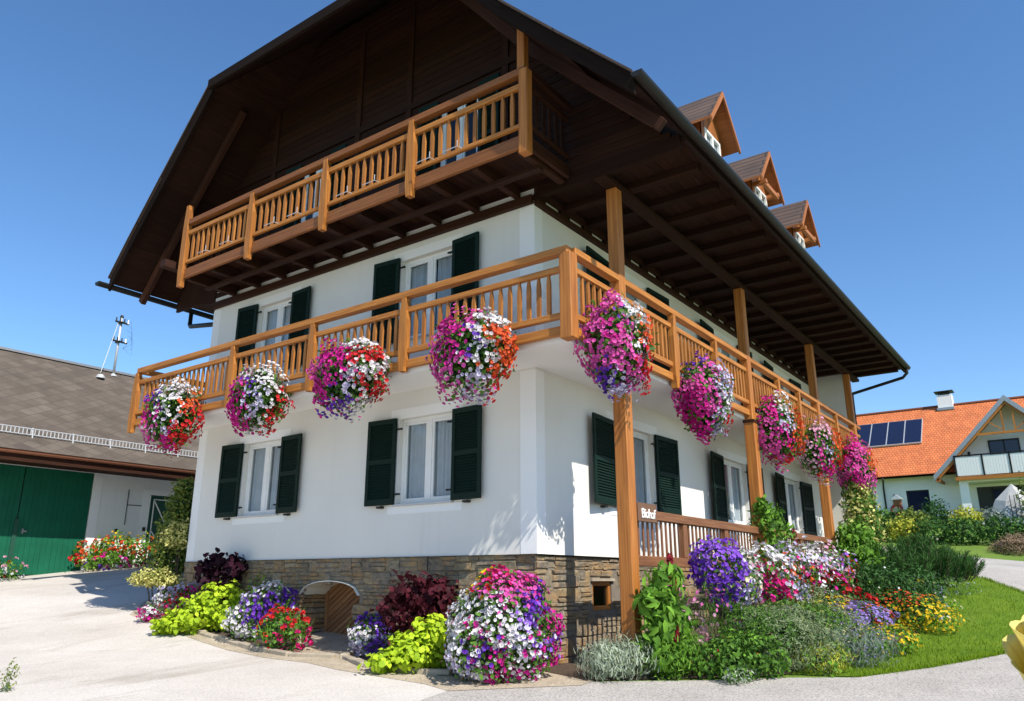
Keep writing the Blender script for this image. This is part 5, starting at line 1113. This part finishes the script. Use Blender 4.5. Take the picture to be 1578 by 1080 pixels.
plant("marigold", "golden marigold clump at the lawn edge right of the lavender asters", "marigolds", tuple(pt(7.75, 15.6)), [(0, 0, .36, .46, .44, .30), (-.3, .3, .46, .4, .4, .28), (.25, -.2, .24, .36, .34, .24)], [("leaf", 700, .07, "leaf_fresh", {}), ("bloom", 1000, .058, [(-.3, .6, "orange", .7), (0, .3, "yellow"), (.5, 0, "yellow"), (-.4, 0, "yellow", .9), (.2, -.5, "yellow", .5)], dict(T=TD, up=.5))], 68)
plant("marigold", "yellow marigolds in front of the asters' upper edge in mid bed", "marigolds", tuple(pt(5.75, 14.9)), [(0, 0, .55, .5, .35, .2), (-.45, 0, .5, .35, .3, .2)], [("leaf", 300, .07, "leaf_green", {}), ("bloom", 520, .062, [(0, .2, "yellow"), (-.8, .6, "cream", .7)], dict(T=TD, up=.6))], 69)
plant("dahlia", "deep red dahlias in the middle of the bed left of the dark green bush", "dahlias", tuple(pt(6.15, 15.4)), [(-.2, 0, .72, .42, .4, .34), (.15, .1, .55, .45, .4, .36), (.45, -.1, .36, .4, .35, .3), (-.75, 0, .78, .35, .3, .28)], [("leaf", 700, .10, "leaf_dark", {}), ("bloom", 800, .07, [(-.7, .5, "crimson", .8), (-.1, .7, "crimson"), (.2, .3, "crimson"), (.4, -.1, "red", .9), (.75, -.4, "orange", .7), (-.4, -.2, "red", .15), (0, -.6, "red", .1)], dict(clump=7))], 70)
plant("hydrangea_bush", "dark glossy green bush before the right end of the terrace", "shrub", tuple(pt(7.55, 16.6)), [(0, 0, .62, .80, .6, .5), (.7, .2, .6, .7, .6, .5), (-.6, 0, .72, .55, .5, .42), (.3, -.4, .35, .7, .5, .4)], [("leaf", 3600, .10, "leaf_dark", dict(r0=.6, width=.5)), ("bloom", 36, .05, [(0, .3, "white", .5), (.5, .5, "cream", .6)], dict(T=TS))], 71)
plant("thyme_cushion", "grey green cushion shrub between santolina and red dahlias", "shrub", (5.2, -2.2), [(0, 0, .66, .62, .5, .34), (.5, .2, .56, .5, .5, .34)], [("leaf", 3200, .055, "leaf_grey", dict(width=.4, r0=.78, lump=.1, up=.4)), ("leaf", 700, .07, "leaf_green", dict(name="inner_leaves", r0=.4, r1=.9))], 72)
plant("aster", "small lavender aster patch with yellow rim at the pine's foot", "asters", (10.05, -3.35), [(0, 0, .34, .42, .42, .24), (.35, .2, .28, .36, .36, .2)], [("leaf", 280, .06, "leaf_green", {}), ("bloom", 420, .055, [(0, .0, "lavender"), (.3, .3, "lavender"), (-.3, .9, "yellow", .9), (.3, .9, "yellow", .6)], dict(T=TD, up=.6))], 73)
plant("marigold", "pale yellow flower patch at the lawn below the small lavender asters", "marigolds", (9.4, -3.75), [(0, 0, .16, .46, .36, .18), (.35, .25, .16, .36, .34, .16)], [("leaf", 420, .06, "leaf_fresh", {}), ("bloom", 190, .05, [(0, 0, "yellow", .9), (.6, 0, "cream", .7)], dict(T=TD, up=.6))], 74)
plant("sedum", "low grey green sedum patch along the lawn beside the marigolds", "plant", (8.2, -3.55), [(0, 0, .16, .6, .45, .2), (.5, .5, .18, .5, .45, .2)], [("leaf", 700, .06, "leaf_blue", {}), ("leaf", 500, .07, "leaf_green", dict(name="inner_leaves"))], 75)
plant("catmint", "soft green ground cover at the lawn edge under the pine", "plant", (12.0, -3.7), [(0, 0, .2, .7, .5, .22), (-.6, .2, .24, .5, .45, .24), (.5, .5, .2, .5, .5, .2)], [("leaf", 1000, .075, "leaf_green", dict(T=TG, width=.2, axis=(0, 0, .5))), ("leaf", 260, .06, "leaf_blue", dict(name="upper_leaves", r0=.9, r1=1.1))], 76)
for k, (x, y, lab) in enumerate([(13.4, -2.9, "dark green mountain pine at the lawn edge right of the flower bed"), (12.2, -2.4, "dark green mountain pine nearest to the glossy bush"), (15.2, -3.4, "small mountain pine at the lawn tip by the road")]):
    s = (1.08, .95, .7)[k]; rng = np.random.default_rng(80+k)
    t = thing("mountain_pine", lab, "pine", (x, y, g(x, y)), "mountain pines at the lawn edge")
    PB, TP_ = [], []; b = B(); n = int(130*s)
    for q in range(n):
        a = rng.uniform(0, 6.28); sp = rng.uniform(.1, 1.0); base = np.array([x, y, g(x, y)]) + np.array([math.cos(a), math.sin(a), 0])*sp*.75*s; hgt = (1.08 - .42*sp**1.5)*s*rng.uniform(.7, 1.12)
        tip = base + np.array([math.cos(a)*.38*sp, math.sin(a)*.38*sp, hgt]); b.tube([tuple(base-np.array([0, 0, .05])), tuple((base+tip)/2+np.array([math.cos(a), math.sin(a), 0])*.06), tuple(tip)], .014, 5, .008)
        m = 90
        for f in np.linspace(.2, 1, m): PB.append(base+(tip-base)*f + rng.normal(size=3)*.03); TP_.append((tip-base)/hgt)
    b.build("branch", "bark", t)
    PB, TP_ = np.array(PB), np.array(TP_); rd = unit(rng.normal(size=PB.shape)); ax = TP_*1.0 + rd*.75
    a_ = unit(ax); nn = unit(np.cross(a_, rng.normal(size=PB.shape)))
    stamp("needles", TG, PB, nn, .15*s**.5*rng.uniform(.8, 1.3, len(PB)), "leaf_pine", t, rng, .11, axis=a_*4)
# climbers
def climber(name, label, pts, n, size, mat, seed, r=.3, extra=None, T=TL, width=.62):
    rng = np.random.default_rng(seed); P0 = np.array(pts, float); t = thing(name, label, "climber", tuple(P0[0]))
    b = B(); b.tube([tuple(p) for p in P0], .02, 6, .008); b.build("stem", "bark", t)
    seg = rng.integers(0, len(P0)-1, n); f = rng.uniform(size=n)[:, None]; d = unit(rng.normal(size=(n, 3)))
    rr = r if np.isscalar(r) else np.interp(seg+f[:, 0], np.arange(len(P0)), r)[:, None]
    P = P0[seg]*(1-f) + P0[seg+1]*f + d*rng.uniform(.2, 1, (n, 1))**.6*rr; ok = ~inside_house(P); P, d = P[ok], d[ok]
    q = rng.uniform(size=len(P)) < (extra[1] if extra else 0)
    stamp("foliage", T, P[~q], unit(d + rng.normal(size=d.shape)[:len(d)]*.6)[~q], size*rng.uniform(.7, 1.3, (~q).sum()), mat, t, rng, width, droop=.4)
    if extra: stamp("pale_leaves", T, P[q], unit(d + rng.normal(size=d.shape)*.6)[q], size*rng.uniform(.7, 1.3, q.sum()), extra[0], t, rng, width, droop=.4)
    return t
climber("climbing_vine", "tall climber with pale leaves below the last flower box at the house's right end", [(13.2, -1.75, 1.1), (13.3, -1.7, 2.2), (13.5, -1.65, 3.0), (13.7, -1.6, 3.7)], 3400, .12, "leaf_green", 91, [.6, .6, .55, .45], ("leaf_variegated", .5))
climber("climbing_vine", "fresh green bushy climber at the right end of the terrace railing", [(11.3, -1.9, .9), (11.4, -1.85, 1.7), (11.8, -1.8, 2.35)], 2800, .15, "leaf_fresh", 92, [.75, .7, .45], ("leaf_green", .3), TB, .5)
cv = climber("climbing_vine", "bushy green climber on the terrace railing at the second wooden post", [(6.1, -1.55, .9), (6.3, -1.5, 1.7), (6.4, -1.45, 2.2), (6.0, -1.42, 2.75)], 1500, .12, "leaf_fresh", 93, [.4, .5, .5, .15], ("leaf_green", .4), TB, .5)
tassel(cv, (6.9, -1.75, 2.25), .5, 5, .06)
# far gardens across the road
def far_shrub(label, x, y, r, h, mat, seed, n=700, cat="shrub", name="garden_shrub", fl=None):
    parts = [("leaf", n, .16, mat, dict(r0=.55, lump=.18)), ("stem", 3, .03, "bark")]
    if fl: parts.append(("bloom", 60, .12, [(0, .2, fl, .8)], dict(T=TS)))
    plant(name, label, cat, (x, y), [(0, 0, h*.55, r, r, h*.5), (r*.4, 0, h*.45, r*.7, r*.7, h*.42), (-r*.4, 0, h*.5, r*.7, r*.7, h*.42)], parts, seed, "shrubs in the neighbour's garden")
far_shrub("round golden yellow shrub across the road, right of the house", 26.0, -.45, .55, .95, "leaf_gold", 101)
far_shrub("dark green shrub left of the golden yellow shrub across the road", 26.6, .75, .7, .8, "leaf_dark", 102)
far_shrub("tall mixed green shrub behind the golden yellow shrub", 30.5, -.2, .55, 1.1, "leaf_olive", 103)
far_shrub("small dark conifer shrub before the neighbour's dark window", 36.5, -.3, .55, 1.35, "leaf_dark", 104)
far_shrub("yellow green shrub before the neighbour's balcony pillar", 36.5, -1.6, .65, 1.0, "leaf_gold", 105)
far_shrub("green shrub under the neighbour's wreath", 38.5, 3.2, .9, .7, "leaf_green", 106)
far_shrub("dark shrub between wreath and dark window", 37.5, 1.4, .75, .75, "leaf_dark", 107)
far_shrub("loose tall shrub at the right edge beside the yellow flag", 38.5, -6.6, 1.4, 3.4, "leaf_green", 108, 1000)
far_shrub("leafy shrub below the yellow flag", 38.5, -4.7, .8, 2.6, "leaf_olive", 109)
far_shrub("grassy shrub left of the pale garden tent", 37.5, -2.6, .6, .9, "leaf_blue", 110)
plant("ivy_hedge", "low dark ivy hedge along the far side of the road", "hedge", (26.9, -3.3), [(-1.9, .6, .48, 1.1, .7, .5), (-.7, .3, .5, 1.1, .7, .52), (.7, 0, .52, 1.1, .7, .54), (2.0, -.2, .54, 1.1, .7, .56)], [("leaf", 2600, .16, "leaf_dark", dict(r0=.7)), ("leaf", 800, .16, "leaf_green", dict(name="upper_leaves", r0=.95, r1=1.1))], 111)
plant("hay_mound", "brown mound of dry grass clippings across the road", "mound", (24.3, -4.6), [(0, 0, .12, 1.35, .9, .52), (.6, .1, .1, 1.1, .8, .42)], [("leaf", 3800, .20, "hay_brown", dict(T=TG, width=.14, r0=.7, r1=1.02, up=.5))], 112)
yf = thing("yellow_flag", "narrow bright yellow banner standing among shrubs before the neighbour's balcony", "banner", (38.0, -4.55, g(38, -4.55)))
b = B(); b.tube([(38, -4.55, 4.2), (38, -4.55, 7.35)], .03, 6); b.build("pole", "grey_metal", yf)
b = B(); k = 8
for i in range(k):
    z0, z1 = 6.0+1.3*i/k, 6.0+1.3*(i+1)/k; o0, o1 = .05*math.sin(i*1.1), .05*math.sin((i+1)*1.1); b.hexa([(38+o0, -4.57, z0), (38.02+o0, -4.57, z0), (38.02+o0, -4.95+.02*i, z0), (38+o0, -4.95+.02*i, z0), (38+o1, -4.57, z1), (38.02+o1, -4.57, z1), (38.02+o1, -4.95+.02*(i+1), z1), (38+o1, -4.95+.02*(i+1), z1)])
b.build("cloth", "yellow_cloth", yf)
tt = thing("garden_tent", "pale grey tarpaulin tent before the neighbour's terrace", "tent", (40, -3.6, g(40, -3.6)))
b = B(); zg = g(40, -3.6); ap = (40, -3.6, zg+2.2); rim = [(40+1.25*math.cos(6.2832*k/9), -3.6+1.55*math.sin(6.2832*k/9), zg-.1+.15*(k % 2)) for k in range(9)]; mid = [(40+.7*math.cos(6.2832*k/9)+.0, -3.6+.95*math.sin(6.2832*k/9), zg+1.25+.1*(k % 2)) for k in range(9)]
for k in range(9): j = (k+1) % 9; b.face([rim[k], rim[j], mid[j], mid[k]]); b.face([mid[k], mid[j], ap])
b.build("cover", "tarp", tt)
b = B()
for dy in (-.5, -.3, -.1): b.tube([(38.9, -3.4+dy, zg-.2), (39.0, -3.4+dy, zg+1.5)], .02, 5)
b.build("trellis", "bark", tt)
bp = thing("birdhouse", "small birdhouse with pale roof on a post before the neighbour's wall", "birdhouse", (44.5, 2.9, g(44.5, 2.9)))
b = B(); b.tube([(44.5, 2.9, 4.2), (44.5, 2.9, 6.0)], .04, 6); b.build("post", "bark", bp)
b = B(); b.box(44.3, 44.7, 2.68, 3.12, 5.75, 6.1); b.build("body", "terrace_wood", bp, .01)
b = B(); b.prism([(44.2, 2.55, 6.08), (44.2, 3.25, 6.08), (44.2, 2.9, 6.4)], (.6, 0, 0)); b.build("roof", "grey_metal", bp)
def stone_slab(label, x, y, L_, w, h, rz, tilt):
    b = B(); z = g(x, y); c, s = math.cos(rz), math.sin(rz); r = random.Random(int(x*10)); n = 9
    lo, hi = [], []
    for k in range(n):
        a = 6.2832*k/n; q = r.uniform(.8, 1.1); px, py = L_*q*math.cos(a), w*q*math.sin(a); X, Y = x+c*px-s*py, y+s*px+c*py
        lo.append((X, Y, z-.1)); hi.append((X*.94+x*.06, Y*.94+y*.06, z+h+tilt*px))
    b.face(hi); [b.face([lo[k], lo[(k+1) % n], hi[(k+1) % n], hi[k]]) for k in range(n)]
    tag(b.build("garden_stone", "rock_grey", None, .02), label, "stone")
stone_slab("pale flat stone slab lying in the neighbour's hedge", 28.0, -1.0, .5, .28, .10, 1.2, -.10)
stone_slab("small pale stone at the lawn edge beside the marigolds", 8.75, -3.95, .30, .2, .1, .5, 0)
lc = thing("covered_table", "white garden table under the neighbour's dark window", "table", (43.5, .8, g(43.5, .8)))
b = B(); b.box(43.0, 44.0, -.1, 1.7, 5.05, 5.12); b.build("table_top", "white_paint", lc, .01)
for dx, dy in ((43.08, 0), (43.92, 0), (43.08, 1.6), (43.92, 1.6)): b = B(); b.box(dx-.03, dx+.03, dy-.03, dy+.03, 4.3, 5.05); b.build("leg", "white_paint", lc)

# lawn blades: uncountable
rng = np.random.default_rng(200)
def inpoly(P, poly):
    c = np.zeros(len(P), bool); q = np.array(poly)
    for i in range(len(q)):
        a, b2 = q[i-1], q[i]; cond = (a[1] > P[:, 1]) != (b2[1] > P[:, 1]); xx = (b2[0]-a[0])*(P[:, 1]-a[1])/(b2[1]-a[1]+1e-12)+a[0]; c ^= cond & (P[:, 0] < xx)
    return c
P = rng.uniform((1, -6.2), (20, 1), (90000, 2)); dd = np.hypot(P[:, 0]-CAM[0], P[:, 1]-CAM[1]); P = P[inpoly(P, LAWN) & (rng.uniform(size=len(P)) < np.clip(1.6-dd/22, .25, 1))]
tt_ = (P[:, 0]-CAM[0])*FW[0]+(P[:, 1]-CAM[1])*FW[1]; P3 = np.column_stack([P, np.interp(tt_, TN, ZN)+.012])
lg = stamp("lawn_grass", TG, P3, unit(rng.normal(size=P3.shape)*np.array([1, 1, .15])), .05*rng.uniform(.6, 1.3, len(P3)), "grass_blade", None, rng, .14, axis=(0, 0, 1.6)); lg["kind"] = "stuff"
# ragged turf along the lawn's road edge
eg = []
for a, c in zip(LAWN[1:9], LAWN[2:10]):
    k = int(math.dist(a, c)*220); f = rng.uniform(size=(k, 1)); eg.append(np.array(a)*(1-f)+np.array(c)*f+rng.normal(size=(k, 2))*.03)
eg = np.concatenate(eg); te = (eg[:, 0]-CAM[0])*FW[0]+(eg[:, 1]-CAM[1])*FW[1]
e3 = stamp("edge_grass", TG, np.column_stack([eg, np.interp(te, TN, ZN)+.008]), unit(rng.normal(size=(len(eg), 3))*np.array([1, 1, .2])), .075*rng.uniform(.5, 1.3, len(eg)), "grass_blade", None, rng, .12, axis=(0, 0, 1.2)); e3["kind"] = "stuff"

# ------------------------------------------------------------------ the yellow rose close to the lens
RC = CAM + FW*.872 + RT*.608; RC = np.array([RC[0], RC[1], 1.100])
ro = thing("yellow_rose", "large pale yellow rose bloom close to the viewer at the lower right edge", "rose", tuple(RC))
def rosemat():
    m, t, p = newmat("rose_petal"); out = [n for n in t.nodes if n.type == 'OUTPUT_MATERIAL'][0]
    u = N(t, "ShaderNodeUVMap"); sep = N(t, "ShaderNodeSeparateXYZ"); t.links.new(u.outputs[0], sep.inputs[0])
    col = ramp(t, sep.outputs[1], [(0, (.90, .62, .02)), (.6, (.93, .76, .08)), (1, (.94, .85, .30))])
    mp = N(t, "ShaderNodeMapping"); mp.inputs["Scale"].default_value = (9, 1, 1); t.links.new(u.outputs[0], mp.inputs[0])
    col = mixc(t, col, ramp(t, noise(t, mp.outputs[0], 3, 4), [(.35, (.88, .82, .7)), (.65, (1, 1, 1))]), .7, 'MULTIPLY')
    t.links.new(col, p.inputs["Base Color"]); p.inputs["Roughness"].default_value = .6
    tl = N(t, "ShaderNodeBsdfTranslucent"); t.links.new(col, tl.inputs[0]); mx = N(t, "ShaderNodeMixShader"); mx.inputs[0].default_value = .4
    t.links.new(p.outputs[0], mx.inputs[1]); t.links.new(tl.outputs[0], mx.inputs[2]); t.links.new(mx.outputs[0], out.inputs[0])
rosemat()
RAX = Matrix.Rotation(math.radians(22), 3, Vector((FW[1], -FW[0], 0)))      # the head nods a little towards the road
def petal(az, R_, H, w, curl, seed):
    """one petal of a cup: bulges out, stands up and rolls back at its wavy rim"""
    b = B(); nu, nv = 12, 12; pts = []; r = random.Random(seed); ph = r.uniform(0, 6)
    for j in range(nv+1):
        v = j/nv; row = []
        for i in range(nu+1):
            u = 2*i/nu-1; half = w*(.35+.65*math.sin(math.pi*min(.5, .15+.45*v)))
            vv = v*(1-.16*u*u*v) ; rad = R_*(math.sin(min(1.45, vv*1.75))**.75) + curl*max(0, vv-.72)**1.4*.22 + .003*math.sin(5*u+ph)*v*v
            z = H*vv**1.25 - curl*max(0, vv-.80)**1.5*.20 + .002*math.sin(4*u+ph*2)*v
            d = az+u*half; p = RAX @ Vector((math.cos(d)*rad, math.sin(d)*rad, z-.035)); row.append((RC[0]+p.x, RC[1]+p.y, RC[2]+p.z))
        pts.append(row)
    for j in range(nv):
        for i in range(nu): b.face([pts[j][i], pts[j][i+1], pts[j+1][i+1], pts[j+1][i]], [(i/nu, j/nv), ((i+1)/nu, j/nv), ((i+1)/nu, (j+1)/nv), (i/nu, (j+1)/nv)])
    o = b.build("petal", "rose_petal", ro, recalc=False)
    bm = bmesh.new(); bm.from_mesh(o.data); bmesh.ops.remove_doubles(bm, verts=bm.verts, dist=1e-5); bm.to_mesh(o.data); bm.free()
    o.data.polygons.foreach_set("use_smooth", [True]*len(o.data.polygons))
    sm = o.modifiers.new("Solidify", 'SOLIDIFY'); sm.thickness = .0006
q = 0
for n, R_, H, w, cu in ((5, .078, .115, .84, .55), (5, .075, .145, .82, .45), (4, .062, .158, .9, .3), (3, .045, .162, 1.0, .15), (3, .024, .158, 1.2, .1)):
    for k in range(n): petal(6.2832*k/n + q*.63, R_*random.uniform(.93, 1.06), H*random.uniform(.94, 1.05), w, cu, q*10+k)
    q += 1
b = B(); gz_ = g(RC[0], RC[1]); b.tube([(RC[0], RC[1], RC[2]-.03), (RC[0]+.02, RC[1]-.03, RC[2]-.35), (RC[0]+.05, RC[1]-.05, gz_)], .004, 7, .007); b.tube([(RC[0], RC[1], RC[2]-.045), (RC[0], RC[1], RC[2]-.03)], .009, 8, .012); b.build("stem", "stem_green", ro, smooth=True)
